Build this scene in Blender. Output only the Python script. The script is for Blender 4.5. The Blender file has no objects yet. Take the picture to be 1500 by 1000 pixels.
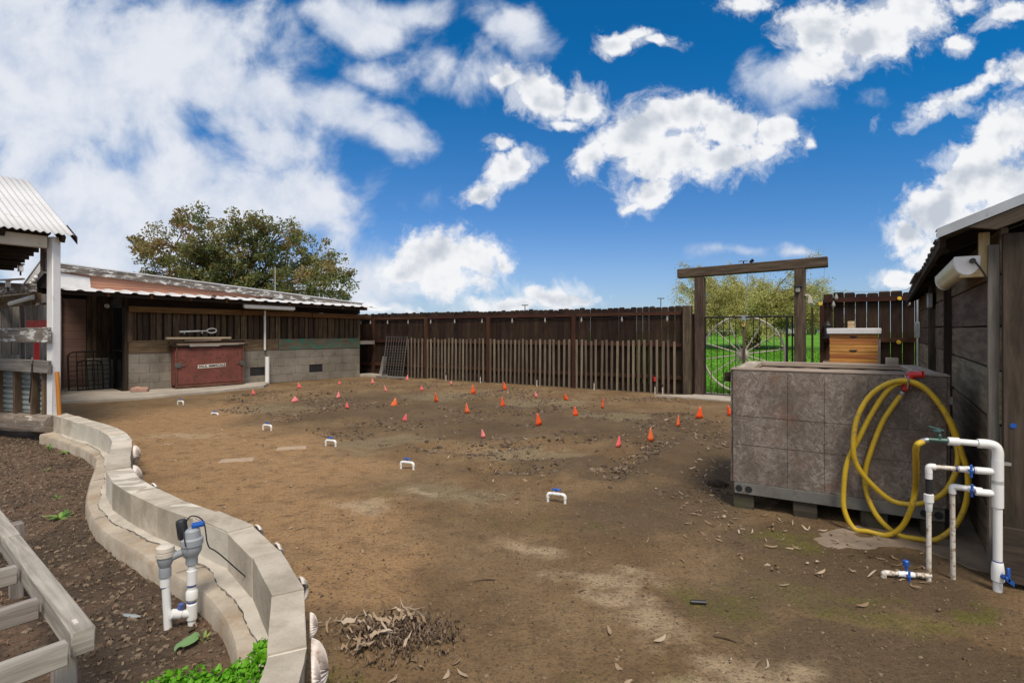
import bpy, bmesh, math, random
import numpy as np
from mathutils import Vector, Matrix
random.seed(7); RNG = np.random.default_rng(7)
C = bpy.context.scene.collection
sc = bpy.context.scene
R = math.radians
V = Vector
F, HZ, EYE = 770.0, 485.0, 1.4          # focal length in photo pixels, horizon row, eye height

def P(px, py, Y):                        # photo pixel at depth Y -> world
    return V(((px-750)/F*Y, Y, EYE+(HZ-py)/F*Y))
def G(px, py, z=0.0):                    # photo pixel on the plane at height z
    Y = F*(EYE-z)/(py-HZ)
    return V(((px-750)/F*Y, Y, z))

# ------------------------------------------------------------------ materials
def mat(name):
    m = bpy.data.materials.new(name); m.use_nodes = True
    nt = m.node_tree; nt.nodes.clear()
    out = nt.nodes.new('ShaderNodeOutputMaterial'); b = nt.nodes.new('ShaderNodeBsdfPrincipled')
    nt.links.new(b.outputs[0], out.inputs[0])
    return m, nt, b
def N(nt, typ, **kw):
    n = nt.nodes.new('ShaderNode'+typ)
    for k, v in kw.items():
        if k in n.inputs.keys(): n.inputs[k].default_value = v
        else: setattr(n, k, v)
    return n
def L(nt, a, b): nt.links.new(a, b)
def rgba(c): return (c[0], c[1], c[2], 1.0)
def math_(nt, op, a, b=None, c=None, clamp=False):
    n = nt.nodes.new('ShaderNodeMath'); n.operation = op; n.use_clamp = clamp
    for i, x in enumerate((a, b, c)):
        if x is None: continue
        if isinstance(x, (int, float)): n.inputs[i].default_value = x
        else: nt.links.new(x, n.inputs[i])
    return n.outputs[0]
def mixc(nt, fac, a, b, mode='MIX'):
    n = nt.nodes.new('ShaderNodeMix'); n.data_type = 'RGBA'; n.blend_type = mode
    for i, x in ((0, fac), (6, a), (7, b)):
        if isinstance(x, (int, float)): n.inputs[i].default_value = x
        elif isinstance(x, tuple): n.inputs[i].default_value = rgba(x)
        else: nt.links.new(x, n.inputs[i])
    return n.outputs[2]
def sstep(nt, x, lo, hi, a=0.0, b=1.0):
    n = nt.nodes.new('ShaderNodeMapRange'); n.interpolation_type = 'SMOOTHSTEP'
    nt.links.new(x, n.inputs[0])
    for i, v in zip((1, 2, 3, 4), (lo, hi, a, b)): n.inputs[i].default_value = v
    return n.outputs[0]
def noise(nt, vec, scale, detail=5.0, rough=0.55, dist=0.0):
    n = nt.nodes.new('ShaderNodeTexNoise')
    n.inputs['Scale'].default_value = scale; n.inputs['Detail'].default_value = detail
    n.inputs['Roughness'].default_value = rough; n.inputs['Distortion'].default_value = dist
    if vec is not None: nt.links.new(vec, n.inputs['Vector'])
    return n.outputs['Fac']
def mapping(nt, vec, loc=(0,0,0), rot=(0,0,0), scale=(1,1,1), typ='POINT'):
    n = nt.nodes.new('ShaderNodeMapping'); n.vector_type = typ
    n.inputs['Location'].default_value = loc; n.inputs['Rotation'].default_value = rot; n.inputs['Scale'].default_value = scale
    nt.links.new(vec, n.inputs['Vector']); return n.outputs[0]
def bump(nt, b, h, strength=0.3, dist=0.01):
    n = nt.nodes.new('ShaderNodeBump'); n.inputs['Strength'].default_value = strength; n.inputs['Distance'].default_value = dist
    nt.links.new(h, n.inputs['Height']); nt.links.new(n.outputs[0], b.inputs['Normal'])
def attr(nt, name='rnd'):
    n = nt.nodes.new('ShaderNodeAttribute'); n.attribute_name = name; return n.outputs['Fac']
def coord(nt, which='Object'): return nt.nodes.new('ShaderNodeTexCoord').outputs[which]

def wood(name, dark, light, wear=None, wear_amt=0.5, rough=0.88, bstr=0.5, along=2.0, across=50.0, spread=0.7, moss=None):
    m, nt, b = mat(name)
    uv = coord(nt, 'UV'); r = attr(nt)
    g = noise(nt, mapping(nt, uv, scale=(along, across, 1)), 1.0, 6, 0.65, 0.4)
    col = mixc(nt, sstep(nt, g, 0.3, 0.7), dark, light)
    big = noise(nt, mapping(nt, uv, scale=(1.6, 6, 1)), 1.0, 4, 0.6)
    col = mixc(nt, sstep(nt, big, 0.35, 0.75, 0.0, 0.6), col, tuple(x*0.55 for x in dark))
    tint = math_(nt, 'MULTIPLY_ADD', r, spread, 1-spread/2)
    v = nt.nodes.new('ShaderNodeHueSaturation'); L(nt, col, v.inputs['Color']); L(nt, tint, v.inputs['Value'])
    hue = math_(nt, 'MULTIPLY_ADD', r, 0.03, 0.485); L(nt, hue, v.inputs['Hue']); col = v.outputs[0]
    if wear:
        w = noise(nt, mapping(nt, uv, scale=(3, 9, 1)), 1.3, 7, 0.7)
        col = mixc(nt, sstep(nt, w, 0.62-wear_amt*0.2, 0.70-wear_amt*0.2), col, wear)
    if moss:
        w = noise(nt, mapping(nt, uv, scale=(2, 5, 1)), 1.0, 6, 0.7)
        col = mixc(nt, sstep(nt, w, 0.45, 0.7, 0, 0.8), col, moss)
    L(nt, col, b.inputs['Base Color']); b.inputs['Roughness'].default_value = rough
    b.inputs['Specular IOR Level'].default_value = 0.25
    bump(nt, b, g, bstr, 0.004)
    return m

def paint(name, col, rough=0.5, var=0.12, dirt=None, dirt_amt=0.4, metallic=0.0, scale=6.0, spread=0.12, bstr=0.08, dscale=1.0):
    m, nt, b = mat(name)
    o = coord(nt); r = attr(nt)
    n1 = noise(nt, o, scale, 6, 0.6)
    c = mixc(nt, sstep(nt, n1, 0.3, 0.7), tuple(x*(1-var) for x in col), tuple(min(1, x*(1+var)) for x in col))
    tint = math_(nt, 'MULTIPLY_ADD', r, spread, 1-spread/2)
    v = nt.nodes.new('ShaderNodeHueSaturation'); L(nt, c, v.inputs['Color']); L(nt, tint, v.inputs['Value']); c = v.outputs[0]
    if dirt:
        w = noise(nt, o, scale*2.3*dscale, 8, 0.72)
        c = mixc(nt, sstep(nt, w, 0.66-dirt_amt*0.3, 0.74-dirt_amt*0.2), c, dirt)
    L(nt, c, b.inputs['Base Color']); b.inputs['Roughness'].default_value = rough; b.inputs['Metallic'].default_value = metallic
    bump(nt, b, noise(nt, o, scale*9, 4), bstr, 0.004)
    return m

def concrete(name, c1, c2, scale=3.0, spread=0.25, stain=None):
    m, nt, b = mat(name)
    o = coord(nt); r = attr(nt)
    a = noise(nt, o, scale, 8, 0.65); f = noise(nt, o, scale*40, 3, 0.7)
    c = mixc(nt, sstep(nt, a, 0.3, 0.7), c1, c2)
    c = mixc(nt, sstep(nt, f, 0.30, 0.42, 0.45, 0.0), c, tuple(x*0.45 for x in c1))
    if stain:
        s = noise(nt, mapping(nt, o, loc=(3, 1, 2)), scale*0.8, 6, 0.7)
        c = mixc(nt, sstep(nt, s, 0.5, 0.68, 0, 0.7), c, stain)
    tint = math_(nt, 'MULTIPLY_ADD', r, spread, 1-spread/2)
    v = nt.nodes.new('ShaderNodeHueSaturation'); L(nt, c, v.inputs['Color']); L(nt, tint, v.inputs['Value'])
    L(nt, v.outputs[0], b.inputs['Base Color']); b.inputs['Roughness'].default_value = 0.92
    b.inputs['Specular IOR Level'].default_value = 0.2
    h = math_(nt, 'ADD', math_(nt, 'MULTIPLY', f, 0.5), noise(nt, o, scale*12, 5))
    bump(nt, b, h, 0.45, 0.006)
    return m

def leafmat(name, cols, rough=0.6, trans=0.3):
    m, nt, b = mat(name)
    r = attr(nt)
    cr = nt.nodes.new('ShaderNodeValToRGB'); L(nt, r, cr.inputs[0])
    e = cr.color_ramp.elements
    while len(e) < len(cols): e.new(0.5)
    for i, c in enumerate(cols): e[i].position = i/(len(cols)-1); e[i].color = rgba(c)
    L(nt, cr.outputs[0], b.inputs['Base Color']); b.inputs['Roughness'].default_value = rough
    b.inputs['Specular IOR Level'].default_value = 0.25
    if trans:
        t = nt.nodes.new('ShaderNodeBsdfTranslucent'); L(nt, cr.outputs[0], t.inputs[0])
        mx = nt.nodes.new('ShaderNodeMixShader'); mx.inputs[0].default_value = trans
        out = [n for n in nt.nodes if n.type == 'OUTPUT_MATERIAL'][0]
        L(nt, b.outputs[0], mx.inputs[1]); L(nt, t.outputs[0], mx.inputs[2]); L(nt, mx.outputs[0], out.inputs[0])
    return m

M = {}
M['fence'] = wood('fence_wood', (.023,.0120,.0080), (.052,.0300,.0205), spread=0.75)
M['fence_red'] = wood('fence_rail_wood', (.045,.018,.011), (.085,.036,.022), spread=0.4)
M['picket'] = wood('picket_wood', (.14,.105,.075), (.24,.19,.14), spread=0.6, across=30)
M['timber'] = wood('gate_timber', (.055,.038,.027), (.135,.097,.07), spread=0.3, across=22, bstr=0.9)
M['shed'] = wood('shed_plank_wood', (.034,.025,.019), (.088,.066,.052), spread=0.55, across=20, bstr=0.9)
M['shed_side'] = wood('shed_side_wood', (.080,.055,.038), (.205,.150,.105), spread=0.5, across=18, bstr=1.0)
M['shed_moss'] = wood('mossy_plank_wood', (.13,.10,.068), (.30,.245,.175), spread=0.3, across=20, bstr=0.9, moss=(.085,.09,.05))
M['grey_wood'] = wood('grey_wood', (.16,.145,.135), (.30,.28,.26), spread=0.4, across=30)
M['trim_wood'] = wood('trim_wood', (.10,.088,.078), (.19,.172,.155), spread=.2, across=30)
M['block_wood'] = wood('pallet_block_wood', (.055,.045,.035), (.12,.10,.08), spread=.4, across=20, moss=(.07,.08,.035))  # pallet blocks beneath the planter: darker wood with greenish patches
M['skid'] = None
M['silver'] = wood('silvered_wood', (.22,.19,.165), (.44,.40,.355), spread=0.25, across=34, bstr=0.7)
M['rim'] = wood('rim_wood', (.27,.215,.17), (.52,.435,.36), spread=0.25, across=30, bstr=0.6)
M['barn_batten'] = wood('barn_batten_wood', (.045,.028,.017), (.135,.088,.055), spread=0.8, across=28)
M['barn_board'] = wood('barn_board_wood', (.085,.055,.032), (.20,.14,.085), spread=0.35, across=24)
M['barn_green'] = wood('green_board_wood', (.13,.10,.07), (.22,.175,.125), wear=(.05,.15,.11), wear_amt=.72, across=20)
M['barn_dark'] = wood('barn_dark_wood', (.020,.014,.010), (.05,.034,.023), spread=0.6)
M['rafter'] = wood('rafter_wood', (.10,.045,.018), (.20,.10,.045), spread=0.5)
M['peel'] = wood('peeling_painted_wood', (.11,.092,.08), (.23,.20,.18), wear=(.62,.62,.62), wear_amt=0.55, across=26)
M['log'] = wood('weathered_log_wood', (.22,.175,.13), (.42,.36,.30), wear=(.55,.52,.48), wear_amt=0.3, across=14, bstr=1.0)
M['plank'] = wood('loose_plank_wood', (.22,.16,.11), (.40,.31,.23), spread=0.5)
M['new_wood'] = wood('pale_wood', (.42,.30,.16), (.60,.46,.28), spread=0.2)
M['hive'] = wood('hive_wood', (.42,.165,.045), (.66,.31,.10), spread=0.35, across=30, bstr=0.15, rough=0.6)
M['orange_wood'] = wood('orange_handle_wood', (.42,.15,.03), (.55,.23,.05), spread=0.2)
M['white'] = paint('white_paint', (.74,.74,.75), 0.55, 0.05, dirt=(.52,.45,.36), dirt_amt=0.2, bstr=0.2)
M['cream'] = paint('cream_paint', (.55,.50,.43), 0.6, 0.06, dirt=(.35,.30,.24), dirt_amt=0.2)
M['salmon'] = paint('salmon_paint', (.47,.235,.155), 0.7, 0.10, dirt=(.55,.42,.36), dirt_amt=0.25, scale=2)
M['pinkbrown'] = paint('brown_siding_paint', (.16,.088,.066), 0.7, 0.12, scale=3)
M['roof_white'] = paint('white_metal_roofing', (.60,.60,.615), 0.62, 0.05, dirt=(.42,.38,.35), dirt_amt=0.2, metallic=0.0, scale=2)
M['galv'] = paint('galvanised_metal', (.42,.43,.44), 0.42, 0.12, dirt=(.25,.22,.20), dirt_amt=0.2, metallic=0.5, scale=4)
M['roof_dark'] = paint('dark_old_roofing', (.085,.072,.06), 0.8, 0.25, dirt=(.16,.135,.105), dirt_amt=0.5, scale=6)
M['infill'] = paint('grey_green_metal', (.33,.37,.37), 0.45, 0.08, metallic=0.3)
M['skid'] = paint('grey_skid', (.14,.135,.125), 0.7, 0.15, dirt=(.11,.085,.065), dirt_amt=0.5, scale=5)
M['pvc'] = paint('white_pvc', (.78,.78,.77), 0.32, 0.03, dirt=(.62,.56,.47), dirt_amt=0.15, bstr=0.02)
M['pvc_dirty'] = paint('muddy_pvc', (.66,.61,.54), 0.5, 0.1, dirt=(.27,.18,.11), dirt_amt=0.62, scale=14, bstr=0.1)
M['pvc_grey'] = paint('grey_pvc', (.29,.31,.34), 0.4, 0.06)
M['blue'] = paint('blue_plastic', (.012,.09,.40), 0.35, 0.05)
M['purple'] = paint('pipe_primer_stain', (.06,.09,.26), 0.5, 0.1)
M['black'] = paint('black_plastic', (.018,.018,.020), 0.45, 0.1)
M['iron'] = paint('black_iron', (.018,.016,.015), 0.5, 0.2, metallic=0.3)
M['iron_grey'] = paint('weathered_iron', (.10,.095,.09), 0.6, 0.2, dirt=(.14,.075,.045), dirt_amt=0.35, metallic=0.3, scale=10)
M['wheel'] = paint('cream_wheel_paint', (.46,.43,.35), 0.6, 0.08, dirt=(.35,.27,.18), dirt_amt=0.3, scale=8)
M['brass'] = paint('brass', (.62,.42,.13), 0.35, 0.05, metallic=0.8)
M['verdigris'] = paint('green_brass', (.07,.14,.125), 0.5, 0.25, metallic=0.4)
M['steel'] = paint('steel', (.45,.45,.46), 0.35, 0.05, metallic=0.8)
M['hose'] = paint('yellow_hose', (.60,.40,.022), 0.45, 0.08, dirt=(.36,.23,.07), dirt_amt=0.42, scale=9)
M['red'] = paint('red_plastic', (.55,.022,.022), 0.4, 0.06)
M['red_box'] = paint('rusty_red_paint', (.165,.046,.033), 0.7, 0.22, dirt=(.06,.026,.018), dirt_amt=0.52, scale=3.2, dscale=1.7)
M['rust'] = paint('rust', (.13,.055,.032), 0.8, 0.25)
M['sign'] = paint('sign_plate', (.58,.53,.47), 0.6, 0.08)
M['orange'] = paint('orange_flag', (.95,.10,.015), 0.5, 0.03)
M['pink'] = paint('pink_flag', (.95,.16,.17), 0.5, 0.03)
M['orange_faded'] = paint('faded_orange_flag', (.90,.17,.05), 0.5, 0.06); M['pink_faded'] = paint('faded_pink_flag', (.90,.26,.26), 0.5, 0.06)
M['bulb'] = paint('clear_bulb', (.30,.29,.26), 0.2, 0.05)
M['yellow'] = paint('yellow_insulator', (.80,.50,.04), 0.4, 0.05)
M['shell'] = paint('shell', (.70,.63,.58), 0.6, 0.12, dirt=(.50,.39,.32), dirt_amt=0.45, scale=16, bstr=.3)
M['diffuser'] = paint('yellowed_diffuser', (.62,.57,.38), 0.3, 0.05)
M['block'] = concrete('concrete_block', (.165,.145,.118), (.27,.24,.20), 1.6, 0.12, stain=(.125,.105,.082))
M['wall_block'] = concrete('retaining_block', (.36,.315,.25), (.58,.515,.43), 3.2, 0.30, stain=(.30,.25,.185))
M['mortar'] = concrete('mortar', (.52,.48,.41), (.66,.61,.53), 5)
M['smear'] = concrete('mortar_smear', (.39,.355,.30), (.54,.495,.43), 5, .1, stain=(.33,.28,.22)); M['footing'] = concrete('footing_concrete', (.33,.275,.215), (.50,.435,.355), 4.0, 0.1, stain=(.34,.24,.15))
M['slab'] = concrete('slab_concrete', (.33,.285,.235), (.46,.41,.345), 1.3, 0.1, stain=(.27,.22,.165))
M['dusty'] = concrete('dusty_slab', (.36,.26,.18), (.46,.35,.26), 5, .1, stain=(.33,.22,.13)); M['pad'] = concrete('dusty_pad', (.20,.15,.115), (.31,.25,.19), 4, .1, stain=(.15,.11,.075)); M['pink_stone'] = concrete('pink_concrete', (.30,.17,.13), (.40,.24,.19), 5)
M['window'] = paint('dark_glass', (.03,.035,.04), 0.1, 0.02)
M['car_white'] = paint('white_car_paint', (.72,.73,.75), 0.3, 0.02)
M['car_grey'] = paint('silver_car_paint', (.42,.44,.47), 0.3, 0.02, metallic=0.3)
M['solar'] = paint('solar_panel', (.10,.15,.25), 0.2, 0.1)

def osb():
    m, nt, b = mat('weathered_osb')
    o = coord(nt, 'UV'); cols = None; hs = None
    warp = nt.nodes.new('ShaderNodeTexNoise'); warp.inputs['Scale'].default_value = 9; L(nt, o, warp.inputs['Vector'])
    wv = nt.nodes.new('ShaderNodeVectorMath'); wv.operation = 'MULTIPLY_ADD'; L(nt, warp.outputs['Color'], wv.inputs[0])
    wv.inputs[1].default_value = (.05,.05,.05); L(nt, o, wv.inputs[2])
    for i, a in enumerate((12, 75, 140, 105, 40)):
        vo = nt.nodes.new('ShaderNodeTexVoronoi'); vo.inputs['Scale'].default_value = 1.0
        L(nt, mapping(nt, mapping(nt, wv.outputs[0], rot=(0,0,R(a))), loc=(i*3.1, i*1.7, 0), scale=(20, 74, 1)), vo.inputs['Vector'])
        s = nt.nodes.new('ShaderNodeSeparateColor'); L(nt, vo.outputs['Color'], s.inputs[0])
        if cols is None: cols, hs = s.outputs[0], s.outputs[1]
        else:
            k = math_(nt, 'GREATER_THAN', s.outputs[1], hs)
            mx = nt.nodes.new('ShaderNodeMix'); L(nt, k, mx.inputs[0]); L(nt, cols, mx.inputs[2]); L(nt, s.outputs[0], mx.inputs[3]); cols = mx.outputs[0]
            hs = math_(nt, 'MAXIMUM', s.outputs[1], hs)
    fine = noise(nt, o, 60, 4, 0.7); big = noise(nt, mapping(nt, o, scale=(1.6,.8,1)), 2.2, 7, 0.7)
    cr = nt.nodes.new('ShaderNodeValToRGB'); L(nt, math_(nt, 'ADD', math_(nt, 'MULTIPLY', cols, .5), math_(nt, 'MULTIPLY', fine, .5)), cr.inputs[0])
    e = cr.color_ramp.elements; e.new(.45); e.new(.8)
    for q, (p, c) in enumerate(((0, (.115,.088,.072)), (.45, (.215,.175,.15)), (.8, (.34,.295,.265)), (1, (.42,.29,.20)))): e[q].position = p; e[q].color = rgba(c)
    col = mixc(nt, sstep(nt, big, .38, .66, 0, .75), cr.outputs[0], (.095,.072,.058))
    red = noise(nt, mapping(nt, o, loc=(5,2,0)), 3.1, 5, 0.7)
    col = mixc(nt, sstep(nt, red, .56, .70, 0, .55), col, (.20,.105,.07))
    L(nt, col, b.inputs['Base Color']); b.inputs['Roughness'].default_value = .85; b.inputs['Specular IOR Level'].default_value = .2
    bump(nt, b, math_(nt, 'ADD', cols, fine), .5, .005)
    return m
M['osb'] = osb()

# ------------------------------------------------------------------ mesh builder
class MB:
    RS = 1.0
    def __init__(s): s.v = []; s.f = []; s.uv = []; s.r = []
    def add(s, vs, fs, uvs=None, rnd=None):
        o = len(s.v); s.v += [tuple(x) for x in vs]; r = random.random() if rnd is None else rnd
        for i, f in enumerate(fs):
            s.f.append(tuple(o+k for k in f)); s.r.append(r)
            s.uv += uvs[i] if uvs else [(0.0, 0.0)]*len(f)
        return s
    def box(s, c, size, ax=(1,0,0), ay=None, az=(0,0,1), rnd=None, taper=1.0):
        c = V(c); ax = V(ax).normalized(); az = V(az).normalized()
        ay = V(ay).normalized() if ay is not None else az.cross(ax).normalized()
        A = [ax, ay, az]; h = [x/2 for x in size]
        vs = []; loc = []
        for k in (-1, 1):
            for j in (-1, 1):
                for i in (-1, 1):
                    t = taper if k > 0 else 1.0
                    l = (i*h[0]*t, j*h[1]*t, k*h[2]); loc.append(l)
                    vs.append(c+ax*l[0]+ay*l[1]+az*l[2])
        fs = [(0,2,3,1),(4,5,7,6),(0,1,5,4),(2,6,7,3),(0,4,6,2),(1,3,7,5)]
        dirs = [2,2,1,1,0,0]
        main = max(range(3), key=lambda q: size[q]); ou, ov = random.uniform(0, 40), random.uniform(0, 40)
        uvs = []
        for f, d in zip(fs, dirs):
            o = [q for q in range(3) if q != d]
            if main in o: u, w = main, [q for q in o if q != main][0]
            else: u, w = o
            uvs.append([(loc[k][u]+ou, loc[k][w]+ov+d*.37) for k in f])
        return s.add(vs, fs, uvs, rnd)
    def bar(s, p0, p1, w, h, up=(0,0,1), rnd=None):
        p0, p1 = V(p0), V(p1); d = (p1-p0); n = d.normalized(); up = V(up)
        side = up.cross(n)
        if side.length < 1e-4: side = V((1,0,0)).cross(n)
        side.normalize(); u2 = n.cross(side)
        return s.box((p0+p1)/2, (d.length, w, h), n, side, u2, rnd)
    def tube(s, pts, rad, n=10, cap=True, closed=False, rnd=None):
        pts = [V(p) for p in pts]; m = len(pts)
        if not hasattr(rad, '__len__'): rad = [rad]*m
        rad = [q*MB.RS for q in rad]
        tg = []
        for i in range(m):
            a = pts[i-1] if (i > 0 or closed) else pts[i]; b = pts[(i+1) % m] if (i < m-1 or closed) else pts[i]
            t = b-a
            if t.length < 1e-7: t = (tg[-1] if tg else V((0,0,1)))
            tg.append(t.normalized())
        ref = V((0,0,1)) if abs(tg[0].z) < .9 else V((1,0,0))
        nrm = (ref-tg[0]*ref.dot(tg[0])).normalized(); vs = []; acc = 0; us = []
        for i in range(m):
            if i: acc += (pts[i]-pts[i-1]).length
            nrm = (nrm-tg[i]*nrm.dot(tg[i]))
            nrm = nrm.normalized() if nrm.length > 1e-6 else tg[i].orthogonal().normalized()
            bn = tg[i].cross(nrm); us.append(acc)
            for k in range(n):
                a = 2*math.pi*k/n; vs.append(pts[i]+(nrm*math.cos(a)+bn*math.sin(a))*rad[i])
        fs = []; uvs = []; ou = random.uniform(0, 30)
        for i in range(m if closed else m-1):
            j = (i+1) % m
            for k in range(n):
                l = (k+1) % n
                fs.append((i*n+k, i*n+l, j*n+l, j*n+k)); uu, vv = us[i]+ou, us[j]+ou
                c0, c1 = k/n*6.28*rad[i], (k+1)/n*6.28*rad[i]
                uvs.append([(uu,c0),(uu,c1),(vv,c1),(vv,c0)])
        if cap and not closed:
            fs.append(tuple(range(n-1, -1, -1))); uvs.append([(ou,0)]*n)
            fs.append(tuple((m-1)*n+k for k in range(n))); uvs.append([(ou,0)]*n)
        return s.add(vs, fs, uvs, rnd)
    def lathe(s, base, axis, prof, n=14, rnd=None):
        base = V(base); axis = V(axis).normalized(); x = axis.orthogonal().normalized(); y = axis.cross(x); vs = []
        for r, h in prof:
            r = r*MB.RS
            for k in range(n):
                a = 2*math.pi*k/n; vs.append(base+axis*h+(x*math.cos(a)+y*math.sin(a))*max(r, 1e-4))
        fs = []
        for i in range(len(prof)-1):
            for k in range(n): l = (k+1) % n; fs.append((i*n+k, i*n+l, (i+1)*n+l, (i+1)*n+k))
        fs.append(tuple(range(n-1, -1, -1))); fs.append(tuple((len(prof)-1)*n+k for k in range(n)))
        return s.add(vs, fs, None, rnd)
    def prism(s, poly, ext, rnd=None):
        poly = [V(p) for p in poly]; ext = V(ext); n = len(poly); vs = poly+[p+ext for p in poly]
        o = poly[0]; ux = (poly[1]-poly[0]).normalized(); nn = ext.normalized(); uy = nn.cross(ux)
        uvf = lambda p: ((p-o).dot(ux), (p-o).dot(uy)+(p-o).dot(nn))
        fs = [tuple(range(n-1, -1, -1)), tuple(range(n, 2*n))]+[(i, (i+1) % n, n+(i+1) % n, n+i) for i in range(n)]
        uvs = [[uvf(vs[k]) for k in f] for f in fs]
        return s.add(vs, fs, uvs, rnd)
    def grid(s, fn, nu, nv, rnd=None):
        vs = [fn(i/nu, j/nv) for j in range(nv+1) for i in range(nu+1)]
        fs = []; uvs = []
        for j in range(nv):
            for i in range(nu):
                a = j*(nu+1)+i; f = (a, a+1, a+nu+2, a+nu+1); fs.append(f)
                uvs.append([(vs[k][0], vs[k][1]) for k in f])
        return s.add(vs, fs, uvs, rnd)
    def blob(s, c, r, sub=2, jit=.25, squash=(1,1,1), rnd=None):
        bm = bmesh.new(); bmesh.ops.create_icosphere(bm, subdivisions=sub, radius=1)
        vs = []
        for v in bm.verts:
            k = 1+random.uniform(-jit, jit); vs.append(V(c)+V((v.co.x*r*k*squash[0], v.co.y*r*k*squash[1], v.co.z*r*k*squash[2])))
        fs = [tuple(v.index for v in f.verts) for f in bm.faces]; bm.free()
        return s.add(vs, fs, None, rnd)
    def build(s, name, m, parent=None, bevel=0, solid=0, angle=35):
        me = bpy.data.meshes.new(name); org = V(parent['_w']) if parent is not None else V((0,0,0))
        me.from_pydata([(v[0]-org.x, v[1]-org.y, v[2]-org.z) for v in s.v], [], s.f)
        ul = me.uv_layers.new(name='UVMap'); ul.data.foreach_set('uv', np.array(s.uv, dtype=np.float32).ravel())
        at = me.attributes.new('rnd', 'FLOAT', 'FACE'); at.data.foreach_set('value', np.array(s.r, dtype=np.float32))
        me.materials.append(M[m] if isinstance(m, str) else m)
        me.shade_smooth(); me.set_sharp_from_angle(angle=R(angle))
        o = bpy.data.objects.new(name, me); C.objects.link(o)
        if parent is not None:
            o.parent = parent; o['_w'] = parent['_w']
        else: o['_w'] = (0.0, 0.0, 0.0)
        if solid:
            md = o.modifiers.new('thickness', 'SOLIDIFY'); md.thickness = solid; md.offset = 0
        if bevel:
            md = o.modifiers.new('edges', 'BEVEL'); md.width = bevel; md.segments = 1; md.limit_method = 'ANGLE'; md.angle_limit = R(40)
        return o

def tag(o, label, cat, group=None, kind=None):
    o['label'] = label; o['category'] = cat
    if group: o['group'] = group
    if kind: o['kind'] = kind
    return o
def thing(name, loc, label, cat, group=None):
    o = bpy.data.objects.new(name, None); C.objects.link(o); o.location = loc
    o['_w'] = (float(loc[0]), float(loc[1]), float(loc[2])); o.empty_display_size = .1
    return tag(o, label, cat, group)
def struct(o): o['kind'] = 'structure'; return o
def dup(root, loc, label):
    r = root.copy(); C.objects.link(r); r.location = loc; r['label'] = label
    for ch in list(root.children):
        c = ch.copy(); C.objects.link(c); c.parent = r
        for g in ch.children:
            d = g.copy(); C.objects.link(d); d.parent = c
    return r
def raw_mesh(name, verts, faces, m, rnd=None, smooth=False):      # numpy quads/triangles
    me = bpy.data.meshes.new(name); me.from_pydata(verts.tolist(), [], faces.tolist())
    if rnd is not None:
        at = me.attributes.new('rnd', 'FLOAT', 'FACE'); at.data.foreach_set('value', np.asarray(rnd, dtype=np.float32))
    me.materials.append(M[m] if isinstance(m, str) else m)
    if smooth: me.shade_smooth()
    o = bpy.data.objects.new(name, me); C.objects.link(o); return o
def catmull(pts, k=8):
    pts = [V(p) for p in pts]; out = []
    q = [pts[0]*2-pts[1]]+pts+[pts[-1]*2-pts[-2]]
    for i in range(1, len(q)-2):
        a, b, c, d = q[i-1], q[i], q[i+1], q[i+2]
        for j in range(k):
            t = j/k; out.append(.5*((2*b)+(c-a)*t+(2*a-5*b+4*c-d)*t*t+(3*b-a-3*c+d)*t**3))
    out.append(pts[-1]); return out
def resample(pts, n):
    d = [0]
    for a, b in zip(pts, pts[1:]): d.append(d[-1]+(b-a).length)
    out = []; j = 0
    for i in range(n):
        t = d[-1]*i/(n-1)
        while j < len(d)-2 and d[j+1] < t: j += 1
        f = (t-d[j])/max(1e-9, d[j+1]-d[j]); out.append(pts[j].lerp(pts[j+1], min(1, max(0, f))))
    return out
def vnoise(x, y, seed=0):
    xi, yi = np.floor(x).astype(np.int64), np.floor(y).astype(np.int64); fx, fy = x-xi, y-yi
    fx, fy = fx*fx*(3-2*fx), fy*fy*(3-2*fy)
    def h(a, b):
        n = (a*374761393+b*668265263+seed*974634777) & 0x7fffffff
        n = ((n ^ (n >> 13))*1274126177) & 0x7fffffff
        return ((n ^ (n >> 16)) & 0xffff)/65535.0
    return (h(xi, yi)*(1-fx)+h(xi+1, yi)*fx)*(1-fy)+(h(xi, yi+1)*(1-fx)+h(xi+1, yi+1)*fx)*fy
def fbm(x, y, o=4, seed=0):
    s, a = 0, .5
    for k in range(o): s = s+a*vnoise(x*2**k, y*2**k, seed+k); a *= .5
    return s
def inpoly(x, y, poly):
    r = np.zeros(x.shape, bool); n = len(poly)
    for i in range(n):
        x0, y0 = poly[i]; x1, y1 = poly[(i+1) % n]
        c = ((y0 > y) != (y1 > y)) & (x < (x1-x0)*(y-y0)/((y1-y0) if y1 != y0 else 1e-9)+x0); r ^= c
    return r

# ------------------------------------------------------------------ frames of the place
U = V((.8486, -.529, 0)); NN = V((.529, .8486, 0)); Z = V((0,0,1))     # along the back fence, away through it
FA = V((3.92, 11.6, 0))                                                 # fence line where the gate begins
def FL(t, o=0.0, z=0.0): return FA+U*t-NN*o+Z*z                         # o = towards the yard
def ft(px):
    k = (px-750)/F; return (k*FA.y-FA.x)/(U.x-k*U.y)
B0 = V((-8.65, 11.85, 0)); BD = V((.675, .738, 0)).normalized(); BN = V((BD.y, -BD.x, 0))
def BW(s, o=0.0, z=0.0): return B0+BD*s+BN*o+Z*z                         # barn: along, out to the yard, up
def bs(px, o=0.0):
    k = (px-750)/F; b = B0+BN*o; return (k*b.y-b.x)/(BD.x-k*BD.y)
def bz(px, py, o=0.0):
    p = BW(bs(px, o), o); return EYE+(HZ-py)/F*p.y

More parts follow.
